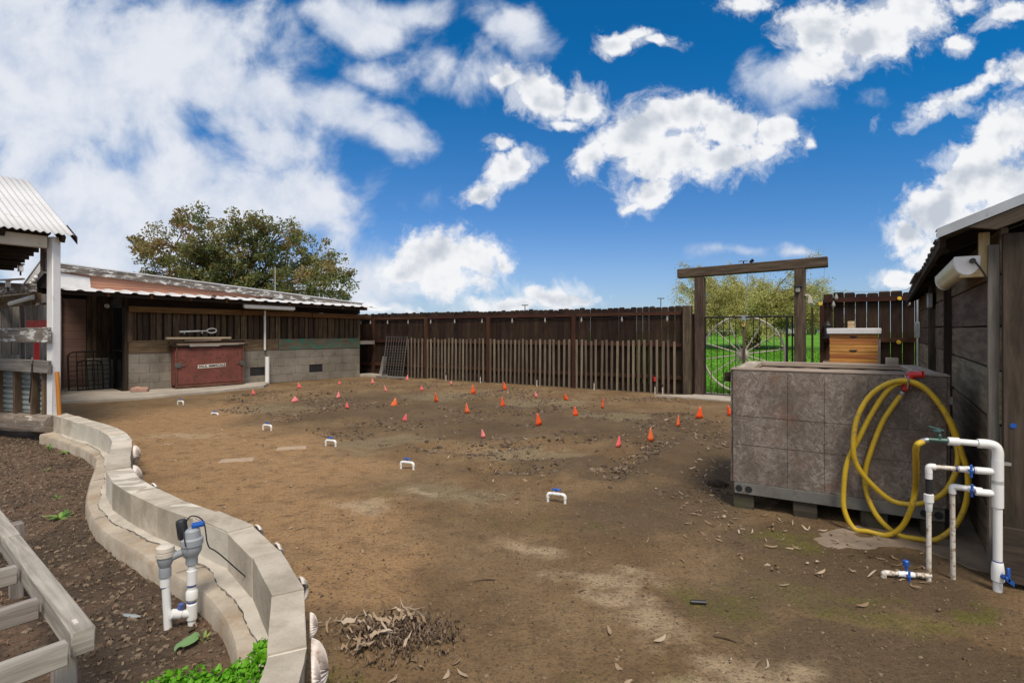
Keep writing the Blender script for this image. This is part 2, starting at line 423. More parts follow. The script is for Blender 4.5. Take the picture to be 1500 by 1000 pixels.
# ------------------------------------------------------------------ retaining wall path
ZT, ZF, ZS = .29, .07, -.04
inner_px = [(74.4,606.8),(111.6,618.8),(133,624.3),(150,632),(160.8,639.5),(165,650),(159.6,663.2),(156,678),(157.5,698),(181,716),(222,737),(271,755),(327,775),(369,815),(385,840),(399,872),(399.5,895),(395,928),(391,961),(389,1000)]
inner = [G(a, b, ZT) for a, b in inner_px]; inner += [V((-.80,1.45,ZT)), V((-.86,1.15,ZT)), V((-1.0,.8,ZT))]
inner = resample(catmull(inner, 10), 240)
for _ in range(4): inner = [inner[0]]+[(inner[i-1]+inner[i]*2+inner[i+1])/4 for i in range(1, len(inner)-1)]+[inner[-1]]
WT = .128
def offset(path, d):
    out = []
    for i, p in enumerate(path):
        t = (path[min(i+1, len(path)-1)]-path[max(i-1, 0)]); t.z = 0; t.normalize()
        out.append(p+V((-t.y, t.x, 0))*(d[i] if hasattr(d, '__len__') else d))
    return out
WK = [.162-.036*min(1, max(0, (k/239-.55)/.25)) for k in range(240)]
outer = offset(inner, WK)
foot_px = [(57.6,635.6),(81.6,642.8),(120,657),(137,668),(139,680),(131,704),(126,725),(126,738),(134.4,759),(146.4,774),(168,790),(200,808),(226,827),(291,865),(312,886),(327.4,906),(338,930),(343,956),(344,985),(342,1020)]
foot = [G(a, b, ZF) for a, b in foot_px]; foot += [V((-1.10,1.6,ZF)), V((-1.13,1.3,ZF)), V((-1.25,.9,ZF))]
foot = resample(catmull(foot, 10), 240)
mid = offset(inner, .065)
bed_poly = [(p.x, p.y) for p in mid[::4]]+[(-1.0,.3),(-1,-3),(-14,-3),(-14,11.5)]

# ------------------------------------------------------------------ ground
def tilled(x, y):
    poly = [(G(a,b).x, G(a,b).y) for a, b in ((300,585),(450,560),(600,552),(1000,582),(1060,600),(1060,680),(900,720),(640,680),(480,640),(330,605))]
    return inpoly(x, y, poly)
TR = [[G(a,b) for a,b in c] for c in (((345,590),(430,580),(520,575)),((880,700),(930,672),(975,640)),((520,620),(600,628),(660,620)),((620,655),(700,665),(800,650),(900,640)),((640,600),(760,608),(860,596)),((420,610),(520,600),(600,590)),((700,690),(800,690)))]
def ground_z(x, y):
    x = np.asarray(x, float); y = np.asarray(y, float)
    z = .03*(fbm(x*.5, y*.5, 3, 3)-.5)+.010*(fbm(x*5, y*5, 3, 9)-.5)
    t = tilled(x, y).astype(float)
    z = z+t*(.075*(fbm(x*1.3, y*1.3, 4, 21)-.5)+.045*(np.abs(fbm(x*4, y*4, 3, 31)-.47)*2-.2))
    for c in TR:
        d = np.full(x.shape, 9.0)
        for a, b in zip(c, c[1:]):
            ab = np.array([b.x-a.x, b.y-a.y]); l2 = (ab**2).sum()
            q = np.clip(((x-a.x)*ab[0]+(y-a.y)*ab[1])/l2, 0, 1)
            d = np.minimum(d, np.hypot(x-a.x-q*ab[0], y-a.y-q*ab[1]))
        d = d+.25*(fbm(x*3, y*3, 3, 5)-.5)
        z = z-.05*np.exp(-(d/.12)**2)+.045*np.exp(-((d-.28)/.15)**2)
    # leaf heap swelling, box and pipes stand on a slight apron
    hp = G(580, 945); z = z+.05*np.exp(-(((x-hp.x)/.28)**2+((y-hp.y)/.2)**2))
    bed = inpoly(x, y, bed_poly)
    z = np.where(bed, -.22, z)
    back = ((x-FA.x)*NN.x+(y-FA.y)*NN.y) > .6
    z = np.where(back, -.3, z)
    return z
def gz(x, y): return float(ground_z(np.array([x]), np.array([y]))[0])
def axis_lines(a, b, step, far):
    core = list(np.arange(a, b+1e-6, step)); lo, hi = [], []
    d = step; x = a
    while x > -far: d *= 1.35; x -= d; lo.append(x)
    d = step; x = b
    while x < far: d *= 1.35; x += d; hi.append(x)
    return np.array(lo[::-1]+core+hi)
gx = axis_lines(-10.5, 6.0, .045, 900); gy = axis_lines(.6, 17.5, .045, 900)
XX, YY = np.meshgrid(gx, gy); ZZ = ground_z(XX, YY)
vs = np.stack([XX.ravel(), YY.ravel(), ZZ.ravel()], 1); nx, ny = len(gx), len(gy)
ii = (np.arange(ny-1)[:, None]*nx+np.arange(nx-1)[None, :]).ravel()
fs = np.stack([ii, ii+1, ii+nx+1, ii+nx], 1)

def blobmask(nt, vec, items, soft=1.0):
    out = None
    for (cx, cy, rx, ry, rot, st) in items:
        v = mapping(nt, vec, loc=(cx, cy, 0), rot=(0,0,rot), scale=(rx, ry, 1), typ='TEXTURE')
        ln = nt.nodes.new('ShaderNodeVectorMath'); ln.operation = 'LENGTH'; L(nt, v, ln.inputs[0])
        d = math_(nt, 'MULTIPLY', math_(nt, 'SUBTRACT', 1.0, ln.outputs['Value']), st)
        out = d if out is None else math_(nt, 'MAXIMUM', out, d)
    return out
def gb(px, py, rx, ry, st=1.0, rot=0.0): g = G(px, py); return (g.x, g.y, rx, ry, rot, st)
def ground_mat():
    m, nt, b = mat('yard_soil')
    o = coord(nt); flat = mapping(nt, o, scale=(1,1,0))
    wn = nt.nodes.new('ShaderNodeTexNoise'); wn.inputs['Scale'].default_value = 1.3; wn.inputs['Detail'].default_value = 5; L(nt, flat, wn.inputs['Vector'])
    wv = nt.nodes.new('ShaderNodeVectorMath'); wv.operation = 'MULTIPLY_ADD'; L(nt, wn.outputs['Color'], wv.inputs[0]); wv.inputs[1].default_value = (1.1,1.1,0)
    sb = nt.nodes.new('ShaderNodeVectorMath'); sb.operation = 'SUBTRACT'; L(nt, flat, sb.inputs[0]); sb.inputs[1].default_value = (.55,.55,0); L(nt, sb.outputs[0], wv.inputs[2])
    w = wv.outputs[0]
    n1 = noise(nt, flat, 1.1, 7, .62); n2 = noise(nt, flat, 7, 7, .68); n3 = noise(nt, flat, 55, 5, .7); n4 = noise(nt, flat, 170, 3, .7)
    base = mixc(nt, sstep(nt, n1, .35, .68), (.185,.120,.066), (.285,.198,.115))
    # warm trodden path along the wall
    path = blobmask(nt, w, [gb(200,640,1.9,1.6), gb(330,660,1.5,1.3), gb(330,720,1.1,.9), gb(470,760,.9,.8,.9), gb(250,610,2.4,1.5,.8), gb(420,690,1.3,1.0,.9), gb(520,830,.6,.55,.8)])
    base = mixc(nt, sstep(nt, path, -.05, .45, 0, .85), base, mixc(nt, n2, (.34,.205,.105), (.48,.315,.175)))
    # darker soil: the tilled plot and patches towards the near right
    dark_soil = blobmask(nt, w, [gb(700,610,2.6,2.4), gb(900,620,1.9,1.7), gb(560,590,2.2,2.4), gb(480,600,1.6,2.0,.8), gb(1000,680,.9,.9), gb(850,690,1.0,.6), gb(1000,730,.8,.6,.8), gb(1300,840,1.1,.5,.9), gb(1150,790,.7,.5,.8), gb(1250,960,.7,.35,.8), gb(1420,990,.6,.3,.9), gb(1120,870,.7,.35,.6), gb(930,760,.7,.4,.6), gb(1050,650,1.3,1.2,1.0)])
    base = mixc(nt, sstep(nt, math_(nt, 'ADD', dark_soil, math_(nt, 'MULTIPLY', math_(nt, 'SUBTRACT', n2, .5), 1.3)), 0, .4, 0, .75), base, mixc(nt, n1, (.072,.050,.032), (.160,.118,.076)))
    # dry grey-olive crust among the clods
    crust = blobmask(nt, w, [gb(560,650,.9,.5), gb(760,668,.9,.42), gb(800,590,1.2,.9), gb(900,610,.9,.5), gb(640,580,1.2,1.2,.8), gb(400,600,1.2,1.0,.7), gb(650,720,.7,.3,.8)])
    base = mixc(nt, sstep(nt, math_(nt, 'ADD', crust, math_(nt, 'SUBTRACT', n2, .5)), .05, .5, 0, .7), base, (.265,.215,.135))
    # pale dry sandy spots
    pale = blobmask(nt, w, [gb(530,738,.42,.20), gb(620,722,.35,.12,.7), gb(860,860,.30,.16,.9), gb(900,885,.32,.14), gb(960,910,.34,.16,.9), gb(1060,945,.30,.14), gb(1140,960,.30,.14,.9), gb(770,810,.35,.22,.7), gb(270,640,.8,.35,.6), gb(920,845,.3,.2,.7), gb(1010,985,.4,.15,.8)])
    base = mixc(nt, sstep(nt, math_(nt, 'ADD', pale, math_(nt, 'MULTIPLY', math_(nt, 'SUBTRACT', n2, .5), .8)), .02, .7, 0, .72), base, (.50,.385,.255))
    # algae
    alg = blobmask(nt, w, [gb(1170,785,.35,.2,.9), gb(1010,860,.4,.2,.8), gb(1390,885,.25,.12), gb(1120,880,.5,.3,.6), gb(1300,905,.5,.22,.6), gb(1180,860,.5,.2,.5), gb(530,985,.22,.12,.9), gb(740,760,.9,.4,.35), gb(930,990,.4,.2,.5), gb(1230,900,.4,.2,.7), gb(560,720,.5,.4,.3)])
    a2 = noise(nt, mapping(nt, flat, loc=(7,3,0)), 4.5, 7, .7)
    algm = sstep(nt, math_(nt, 'ADD', alg, math_(nt, 'MULTIPLY', math_(nt, 'SUBTRACT', a2, .55), 2.0)), .02, .75, 0, .62)
    base = mixc(nt, algm, base, (.135,.145,.025))
    base = mixc(nt, sstep(nt, n2, .30, .54, .45, 0), base, (.085,.061,.042))
    n5 = noise(nt, flat, 26, 7, .75)
    base = mixc(nt, sstep(nt, n5, .34, .52, .3, 0), base, (.09,.064,.044)); base = mixc(nt, sstep(nt, n5, .56, .72, 0, .4), base, (.40,.31,.21))
    base = mixc(nt, sstep(nt, n3, .36, .5, .7, 0), base, (.07,.05,.034))
    base = mixc(nt, sstep(nt, n4, .58, .72, 0, .42), base, (.50,.40,.29))
    hs = nt.nodes.new('ShaderNodeHueSaturation'); hs.inputs['Saturation'].default_value = 1.06; L(nt, base, hs.inputs['Color']); base = hs.outputs[0]
    L(nt, base, b.inputs['Base Color']); b.inputs['Roughness'].default_value = .95; b.inputs['Specular IOR Level'].default_value = .12
    h = math_(nt, 'ADD', math_(nt, 'MULTIPLY', n2, 1.6), math_(nt, 'ADD', math_(nt, 'MULTIPLY', n3, .7), math_(nt, 'MULTIPLY', n4, .25)))
    bump(nt, b, h, .75, .035)
    return m
M['ground'] = ground_mat()
g = raw_mesh('ground', vs, fs, 'ground', smooth=True); struct(g)

def bedmat():
    m, nt, b = mat('planter_soil')
    o = coord(nt)
    n1 = noise(nt, o, 1.2, 6, .6); n2 = noise(nt, o, 14, 7, .7); n3 = noise(nt, o, 60, 4, .7)
    c = mixc(nt, sstep(nt, n1, .4, .62), (.095,.070,.050), (.185,.120,.080))
    c = mixc(nt, sstep(nt, n2, .3, .55, .65, 0), c, (.035,.025,.018))
    c = mixc(nt, sstep(nt, n3, .58, .72, 0, .5), c, (.26,.18,.12))
    L(nt, c, b.inputs['Base Color']); b.inputs['Roughness'].default_value = .95; b.inputs['Specular IOR Level'].default_value = .15
    bump(nt, b, math_(nt, 'ADD', n2, math_(nt, 'MULTIPLY', n3, .5)), .9, .04)
    return m
M['clod1'] = concrete('damp_clod', (.045,.032,.022), (.10,.07,.048), 20, .1); M['bed'] = bedmat(); M['boxsoil'] = concrete('dry_box_soil', (.20,.15,.12), (.33,.26,.21), 9, .1)
bx = np.arange(-9, -.4, .035); by = np.arange(.5, 8.6, .035); BX, BY = np.meshgrid(bx, by)
def bed_z(x, y): return ZS+.05*(fbm(x*3, y*3, 4, 40)-.5)+.03*(fbm(x*11, y*11, 3, 50)-.5)
BZ = bed_z(BX, BY); ok = inpoly(BX, BY, bed_poly)
nbx = len(bx); idx = (np.arange(len(by)-1)[:, None]*nbx+np.arange(nbx-1)[None, :])
keep = ok[:-1,:-1]; idx = idx[keep]
fb = np.stack([idx, idx+1, idx+nbx+1, idx+nbx], 1); vb = np.stack([BX.ravel(), BY.ravel(), BZ.ravel()], 1)
used, inv = np.unique(fb, return_inverse=True)
struct(raw_mesh('planter_soil', vb[used], inv.reshape(-1, 4), 'bed', smooth=True))

# lawn beyond the fence
def lawnmat():
    m, nt, b = mat('lawn_grass'); o = coord(nt)
    n1 = noise(nt, o, .35, 6, .6); n2 = noise(nt, o, 9, 6, .7)
    c = mixc(nt, sstep(nt, n1, .35, .65), (.075,.225,.016), (.15,.36,.03)); c = mixc(nt, sstep(nt, n2, .3, .6, .6, 0), c, (.05,.14,.012))
    L(nt, c, b.inputs['Base Color']); b.inputs['Roughness'].default_value = .9; b.inputs['Specular IOR Level'].default_value = .1
    bump(nt, b, n2, .8, .05); return m
M['lawn'] = lawnmat()
def lawn_z(d): return .02+.75*np.clip((d-2)/60, 0, 1)
ts = np.linspace(-260, 260, 90); ds = np.concatenate([np.linspace(.25, 60, 60), np.linspace(70, 420, 20)])
T, D = np.meshgrid(ts, ds); LZ = lawn_z(D)
vl = np.stack([FA.x+U.x*T+NN.x*D, FA.y+U.y*T+NN.y*D, LZ], -1).reshape(-1, 3); nt_ = len(ts)
il = (np.arange(len(ds)-1)[:, None]*nt_+np.arange(nt_-1)[None, :]).ravel()
struct(raw_mesh('lawn', vl, np.stack([il, il+1, il+nt_+1, il+nt_], 1), 'lawn', smooth=True))
# grass blades in the wedge seen through the gate
n = 26000; t = RNG.uniform(-1.0, 9.5, n); d = .3+RNG.power(.7, n)*22; t = t*(1+d/14)+d*-.12
h = np.where(d < 1.2, RNG.uniform(.06, .20, n), RNG.uniform(.03, .09, n))
bp = np.stack([FA.x+U.x*t+NN.x*d, FA.y+U.y*t+NN.y*d, lawn_z(d)], 1); a = RNG.uniform(0, 6.28, n); w = .012+.0012*d
dv = np.stack([np.cos(a)*w, np.sin(a)*w, 0*a], 1); tip = bp+np.stack([RNG.normal(0,.02,n), RNG.normal(0,.02,n), h], 1)
vg = np.stack([bp-dv, bp+dv, tip], 1).reshape(-1, 3); fg = np.arange(n*3).reshape(-1, 3)
M['blade'] = leafmat('grass_blade', [(.06,.17,.012), (.11,.28,.02), (.17,.36,.04)])
o = raw_mesh('grass', vg, fg, 'blade', RNG.random(n)); tag(o, 'bright green lawn grass beyond the wagon wheel gate', 'grass', kind='stuff')

# concrete path by the barn and pads
mb = MB()
p1 = [G(60,592), G(95,590.5), G(200,585.5), G(300,576.5), G(386,567.5), G(392,564.5)]
poly = [V((p.x, p.y, .055)) for p in p1]+[BW(bs(395), -.05, .055), BW(-.1,-.05,.055), BW(-.1,-1.75,.055), BW(-5,-1.75,.055), BW(-5, .9, .055)]
mb.prism([p-Z*.3 for p in poly], Z*.3); struct(mb.build('concrete_path', 'slab', bevel=.012))
mb = MB(); mb.prism([FL(-.6,.62,-.1), FL(2.3,.9,-.1), FL(2.3,-.5,-.1), FL(.1,-.5,-.1), FL(.1,.2,-.1)], Z*.13); struct(mb.build('gate_threshold_path', 'slab', bevel=.01))
mb = MB(); q = catmull([G(1190,790), G(1222,803), G(1275,803), G(1312,800), G(1345,806), G(1400,822), G(1450,835), G(1420,762), G(1300,765), G(1215,778), G(1192,789)], 5); q = [p+V((random.uniform(-.02,.02), random.uniform(-.02,.02), 0)) for p in q]
mb.prism([V((p.x,p.y,-.08)) for p in q], Z*.084); struct(mb.build('tap_pad_path', 'pad', bevel=.015))
mb = MB(); q = [BW(5.75,-.3,-.1), BW(5.95,.05,-.1), FL(.25-7.0,.35,-.1)*0+FL(ft(578),.25,-.1), FL(ft(545),.05,-.1)]
mb.prism(q, Z*.17); struct(mb.build('concrete_pad_path', 'slab', bevel=.015))
for k, (px, py, lab) in enumerate(((347,673,'flat rectangular paving slab sunk in the bare soil, the nearer of two'), (427,655.5,'flat rectangular paving slab sunk in the bare soil, the farther of two'))):
    c = G(px, py); t = thing('paving_slab', (c.x, c.y, gz(c.x, c.y)), lab, 'paving slab', 'paving slabs in the soil')
    mb = MB(); mb.box(V((c.x, c.y, gz(c.x,c.y)-.0235)), (.34,.16,.055), (.95,.30,0)); mb.build('slab_face', 'dusty', t, bevel=.006)

# ------------------------------------------------------------------ retaining wall
t = thing('retaining_wall', (inner[0].x, inner[0].y, 0), 'curving low retaining wall of pale concrete blocks on a footing', 'garden wall')
mb = MB(); mo = MB(); i = 0; ends = [0]
def dirk(k): return (inner[min(k+1,239)]-inner[max(k-1,0)]).normalized()
while i < 239:
    j = i+1; lim = random.choice((11,12,13))
    while j < 239 and j-i < lim and not (j-i >= 6 and dirk(i).angle(dirk(j)) > R(17)): j += 1
    ends.append(j); i = j
for i, j in zip(ends, ends[1:]):
    a0, a1, b0, b1 = inner[i], inner[j], outer[i], outer[j]; dz = random.uniform(-.005,.005); ta = (a1-a0).normalized(); tb = (b1-b0).normalized()
    jo = (b0-a0).normalized()*random.uniform(-.005,.005); g_ = .0075; vsb = []
    for a_ in range(7):
        f = a_/6; e = g_ if a_ == 0 else -g_ if a_ == 6 else 0
        p = a0.lerp(a1, f)+ta*e+jo; q = b0.lerp(b1, f)+tb*e+jo; rj = lambda: random.uniform(-.0014,.0014)
        for fr, zz in ((0,ZF-.02),(0,ZF+.10),(0,ZT+dz),(.5,ZT+dz),(1,ZT+dz),(1,.06),(1,-.12)):
            m_ = p.lerp(q, fr); vsb.append(V((m_.x+rj(), m_.y+rj(), zz+rj())))
    fsb = [(a_*7+e, a_*7+(e+1) % 7, a_*7+7+(e+1) % 7, a_*7+7+e) for a_ in range(6) for e in range(7)]+[(6,5,4,3,2,1,0), tuple(42+e for e in range(7))]
    mb.add(vsb, fsb)
    if i == 0: vm = []
vm = []
for i in ends:
    nr = (outer[i]-inner[i]).normalized()*.0015; a_ = inner[i]+nr; b_ = outer[i]-nr
    vm += [V((a_.x,a_.y,ZF-.02)), V((a_.x,a_.y,ZT-.0045)), V((b_.x,b_.y,ZT-.0045)), V((b_.x,b_.y,-.12))]
mo.add(vm, [(a_*4+e, a_*4+(e+1) % 4, a_*4+4+(e+1) % 4, a_*4+4+e) for a_ in range(len(ends)-1) for e in range(4)]+[(3,2,1,0), tuple((len(ends)-1)*4+e for e in range(4))])
mb.build('block_course', 'wall_block', t, bevel=.005, angle=30); mo.build('mortar_joint', 'mortar', t)
mb = MB(); vsb = []; under = offset(inner, .05)
rr = [random.uniform(-.008,.008) for _ in inner]
for k, (a, b) in enumerate(zip(under, foot)):
    z1 = ZF+rr[k]*.4; b2 = b+(a-b).normalized()*.018
    vsb += [V((b.x,b.y,-.16)), V((b.x,b.y,z1-.025)), V((b2.x,b2.y,z1-.004)), V((a.x,a.y,z1+.004)), V((a.x,a.y,-.16))]
mb.add(vsb, [(a_*5+e, a_*5+(e+1) % 5, a_*5+5+(e+1) % 5, a_*5+5+e) for a_ in range(len(under)-1) for e in range(5)]+[(4,3,2,1,0), tuple((len(under)-1)*5+e for e in range(5))])
mb.build('footing', 'footing', t, angle=50)
mb = MB(); vsb = []; a1 = offset(inner, .01)                       # paler mortar smear along the foot of the wall
for k in range(len(inner)):
    f = (.36+.13*math.sin(k*.11)+.05*math.sin(k*.43)+random.uniform(-.025,.025))*min(1, max(.0, (k-4)/20))
    a = a1[k]; b = a.lerp(foot[k], max(f,.05)); b.z = ZF
    vsb += [V((a.x,a.y,ZF+.022)), V((b.x,b.y,ZF+.012)), V((b.x,b.y,ZF-.01)), V((a.x,a.y,ZF-.01))]
mb.add(vsb, [(a_*4+e, a_*4+4+e, a_*4+4+(e+1) % 4, a_*4+(e+1) % 4) for a_ in range(len(inner)-1) for e in range(4)])
mb.build('mortar_smear', 'smear', t, angle=50)
mb = MB(); cp = [V(vsb[k*4+1])+V((random.uniform(-.006,.006),random.uniform(-.006,.006),-.004)) for k in range(40, 236)]; mb.tube(cp, [random.uniform(.0006,.0022) for _ in cp], 5)
for k in (60,95,130,170):
    q = V(vsb[k*4+1]); e_ = foot[k].lerp(q,.15); mb.tube([q, q.lerp(e_,.3)+V((.01,.006,.002)), q.lerp(e_,.65)+V((-.008,.004,.002)), e_], [.002,.0016,.0014,.001], 5)
mb.build('crack', 'barn_dark', t)
def shell(c, nrm, up, w, h, depth):
    mb = MB(); nrm = V(nrm).normalized(); up = V(up).normalized(); sd = up.cross(nrm).normalized(); c = V(c); vs2 = []; nr, na = 7, 45
    for i in range(nr+1):
        r = i/nr
        for k in range(na):
            a = R(-115+230*k/(na-1)); rib = 1+.045*math.cos(k*math.pi)*r
            x = math.sin(a)*r*w/2*rib; y = (math.cos(a)*r*rib-.42)*h/1.42
            vs2.append(c+sd*x+up*y+nrm*(depth*math.sqrt(max(0, 1-r*r*.97))*(1+.16*math.cos(k*math.pi))))
    mb.add(vs2, [(i*na+k, i*na+k+1, (i+1)*na+k+1, (i+1)*na+k) for i in range(nr) for k in range(na-1)])
    return mb
def near_k(px, py):
    g_ = G(px, py, ZT); return min(range(len(outer)), key=lambda k: (outer[k]-g_).length)
for (px, py, w, h, dz, dp, upk) in ((189,655,.17,.15,-.05,.055,.6),(189,684,.19,.17,-.06,.06,.5),(209,712,.12,.10,-.045,.03,.2),(368,773,.12,.09,-.045,.03,.2),(398,798,.14,.10,-.055,.03,.2),(432,842,.10,.08,-.05,.03,.2),(447,893,.08,.08,-.06,.03,.9),(447,926,.15,.17,-.11,.06,.9),(442,958,.11,.12,-.07,.03,.9),(442,1000,.15,.15,-.07,.04,.9)):
    k = near_k(px, py); tdir = (outer[min(k+2,len(outer)-1)]-outer[max(k-2,0)]).normalized(); nr = V((-tdir.y, tdir.x, 0))
    shell(outer[k]+nr*.006+Z*dz, nr+Z*.1, Z*upk-tdir*(1-upk), w, h, dp).build('seashell', 'shell', t, solid=.004, angle=14)

# ------------------------------------------------------------------ back fence
t0 = ft(520); t1 = .02; zf = 1.95
fence = thing('board_fence', FL(t0), 'long dark brown dog-eared board fence across the back of the yard', 'fence')
def dog(mb, p, w, h, th, along, outw):
    c = .022; pts = [p-along*w/2, p+along*w/2, p+along*w/2+Z*(h-c), p+along*(w/2-c)+Z*h, p-along*(w/2-c)+Z*h, p-along*w/2+Z*(h-c)]
    o = random.uniform(0, 30); r = random.random(); n = 6; vs2 = pts+[q+outw*th for q in pts]
    fs2 = [tuple(range(5,-1,-1)), tuple(range(6,12))]+[(i,(i+1) % 6,6+(i+1) % 6,6+i) for i in range(6)]
    f = lambda q: ((q-p).z+o, (q-p).dot(along)+o+(q-p).dot(outw))
    mb.add(vs2, fs2, [[f(vs2[k]) for k in g_] for g_ in fs2], r)
mb = MB(); x = t0
while x < t1-.07:
    w = random.uniform(.136,.143); dog(mb, FL(x+w/2, random.uniform(-.012,-.006), random.uniform(.02,.05)), w, zf-.03+random.uniform(-.012,.012), .018, U, NN); x += w+random.uniform(.003,.010)
mb.build('plank_panel', 'fence', fence)
tp = [ft(549), ft(626), ft(717), ft(842)]
edges = [t0]+tp+[t1-.12]
for zc, hh in ((1.80,.075),(1.10,.085),(.36,.085)):
    for a, b in zip(edges, edges[1:]):
        mb = MB(); mb.bar(FL(a+.055,.024,zc), FL(b-.055,.024,zc+random.uniform(-.01,.01)), .042, hh); mb.build('rail', 'fence_red', fence)
for a in tp:
    mb = MB(); mb.bar(FL(a,.05,-.1), FL(a,.05,1.81), .095, .095, U); mb.build('post', 'fence_red', fence, bevel=.005)
mb = MB(); mb.bar(FL(-.03,.05,-.1), FL(-.03,.05,1.96), .2, .17, U); mb.build('end_post', 'timber', fence, bevel=.01)
mb = MB(); mb.bar(FL(t0,-.02,.10), FL(t1-.1,-.02,.10), .03, .18); mb.build('kickboard', 'barn_dark', fence)

pf = thing('picket_fence', FL(ft(600),.12), 'row of pale narrow round-topped pickets set against the dark board fence', 'picket fence')
pe = [ft(598)]+tp[1:]+[t1-.16]
for a, b in zip(pe, pe[1:]):
    mb = MB(); x = a+.10
    while x < b-.08:
        w = random.uniform(.045,.056); lean = random.uniform(-.012,.012); hh = 1.19+random.uniform(-.03,.02)
        mb.bar(FL(x,.105,-.06), FL(x+lean,.10+random.uniform(-.01,.01),hh), w, .028, NN); x += random.uniform(.118,.150)
    mb.build('picket_panel', 'picket', pf, bevel=.004)

# leaning mesh panel at the far corner
mp = thing('mesh_panel', FL(ft(590),.35), 'grey welded wire gate panel leaning on the fence beside the pickets', 'wire panel')
ta, tb = ft(574.5), ft(604); mb = MB()
lean = lambda tt, z: FL(tt, .42-.2*z/1.2, z+.05)
mb.tube([lean(ta,0), lean(ta,1.18), lean(tb,1.18), lean(tb,0)], .017, 8, closed=True); mb.build('frame', 'iron_grey', mp)
mb = MB()
for k in range(1, 8): x = ta+(tb-ta)*k/8; mb.tube([lean(x,0), lean(x,1.18)], .009, 6)
for k in range(1, 12): mb.tube([lean(ta,1.18*k/12*.82), lean(tb,1.18*k/12*.82)], .006, 6)
mb.build('wire_grid', 'iron_grey', mp)
mb = MB(); c = FL(ft(569),.35); mb.bar(c-Z*.05, c+V((.12,.12,.62)), .16, .03, NN); o = mb.build('leaning_board', 'grey_wood'); tag(o, 'short grey board leaning beside the wire gate panel', 'board')
mb = MB(); mb.bar(FL(ft(574),.62,.035), FL(ft(611),.50,.04), .09, .05); o = mb.build('ground_timber', 'grey_wood'); tag(o, 'grey timber lying on the soil below the wire gate panel', 'timber')

# string lights
sl = thing('string_light', FL(-.2,.1,1.8), 'string of small clear bulbs hung along the top of the back fence', 'string light')
pts = []; bulbs = []
bl = [532,546,571,601,634,669,709,753,801,854,913,979,996]
for a, b in zip(bl, bl[1:]):
    for q in range(5):
        f = q/5; tt = ft(a)+(ft(b)-ft(a))*f; pts.append(FL(tt,.085,1.75-.05*math.sin(math.pi*f)))
pts.append(FL(ft(bl[-1]),.085,1.75)); mb = MB(); mb.tube(pts, .005, 5); mb.build('cable', 'black', sl)
for px in bl[:-1]:
    c = FL(ft(px),.095,1.74); MB.RS = .8; mb = MB(); mb.lathe(c, -Z, [(.014,0),(.016,.03),(.024,.05),(.032,.085),(.026,.115),(.008,.13)], 10); mb.build('bulb', 'bulb', sl); MB.RS = 1.0

# sprinkler risers at the foot of the pickets
spr = None
for px, py, lab in ((661,549,'thin white sprinkler riser by the pickets, farthest one from the gate'),(711,553,'thin white sprinkler riser just short of the third red fence post'),(793,561,'thin white sprinkler riser in the middle of a picket bay'),(876,567,'thin white sprinkler riser just past the last red fence post'),(964,575,'thin white sprinkler riser below the small red marker flag'),(975,575.5,'thin white sprinkler riser nearest the gate end post')):
    c = FL(ft(px), .24); c.z = gz(c.x, c.y)-.02
    if spr is None:
        spr = thing('sprinkler_riser', c, lab, 'sprinkler', 'sprinkler risers along the picket fence')
        mb = MB(); mb.tube([c, c+Z*.19], .013, 8); mb.build('pipe', 'pvc_dirty', spr)
        mb = MB(); mb.lathe(c+Z*.19, Z, [(.018,0),(.018,.03),(.013,.035),(.013,.05),(.006,.055)], 10); mb.build('nozzle', 'black', spr)
    else: dup(spr, c, lab)

# ------------------------------------------------------------------ entry arch and gate
ar = thing('gate_arch', FL(1.2), 'heavy dark timber arch of two posts under a long beam at the gate', 'arch')
tl, trr = ft(1025.5), ft(1172)
mb = MB(); mb.bar(FL(tl,0,-.1), FL(tl,0,2.575), .2, .2, U); mb.build('post', 'timber', ar, bevel=.012)
mb = MB(); mb.bar(FL(trr,0,-.1), FL(trr,0,2.645), .2, .2, U); mb.build('post', 'timber', ar, bevel=.012)
ba, bb = ft(993.5), ft(1213); mb = MB(); pa, pb = FL(ba,0,2.675), FL(bb,0,2.745)
mb.bar(pa, pb, .21, .20); mb.build('beam', 'timber', ar, bevel=.014)
mb = MB(); mb.bar(FL(ft(1016.5),.0,0), FL(ft(1016.5),.0,1.78), .08, .06, U); mb.build('side_board', 'fence', ar)
ga = thing('iron_gate', FL(1.1,.02), 'black iron bar gate with a cream wagon wheel fixed behind it', 'gate')
gl, gr = tl+.115, trr-.115
mb = MB(); mb.tube([FL(gl,.02,1.70), FL(gr,.02,1.70)], .018, 8); mb.tube([FL(gl,.02,.04), FL(gr,.02,.04)], .016, 8)
mb.tube([FL(gl,.02,.03), FL(gl,.02,1.70)], .016, 8); mb.tube([FL(gr-.02,.02,.03), FL(gr-.02,.02,1.70)], .016, 8)
mb.tube([FL(gr-.12,.02,.03), FL(gr-.12,.02,1.70)], .022, 8); mb.build('frame', 'iron', ga)
mb = MB()
for px in (1042,1051,1060,1069,1078,1104,1113,1123,1134,1144,1154): mb.tube([FL(ft(px),.02,.05), FL(ft(px),.02,1.69)], .009, 6)
mb.build('bar_panel', 'iron', ga)
mb = MB(); tc = ft(1090); mb.bar(FL(tc,.02,.05), FL(tc,.02,1.56), .075, .05, U); mb.build('centre_stile', 'timber', ga, bevel=.006)
wc = FL(ft(1087), -.10, .91); wr = .80
wh = MB(); ring = [wc+U*wr*math.cos(a)+Z*wr*math.sin(a) for a in [2*math.pi*k/48 for k in range(48)]]
wh.tube(ring, .024, 8, closed=True); wheel = wh.build('wagon_wheel', 'wheel', ga)
mb = MB()
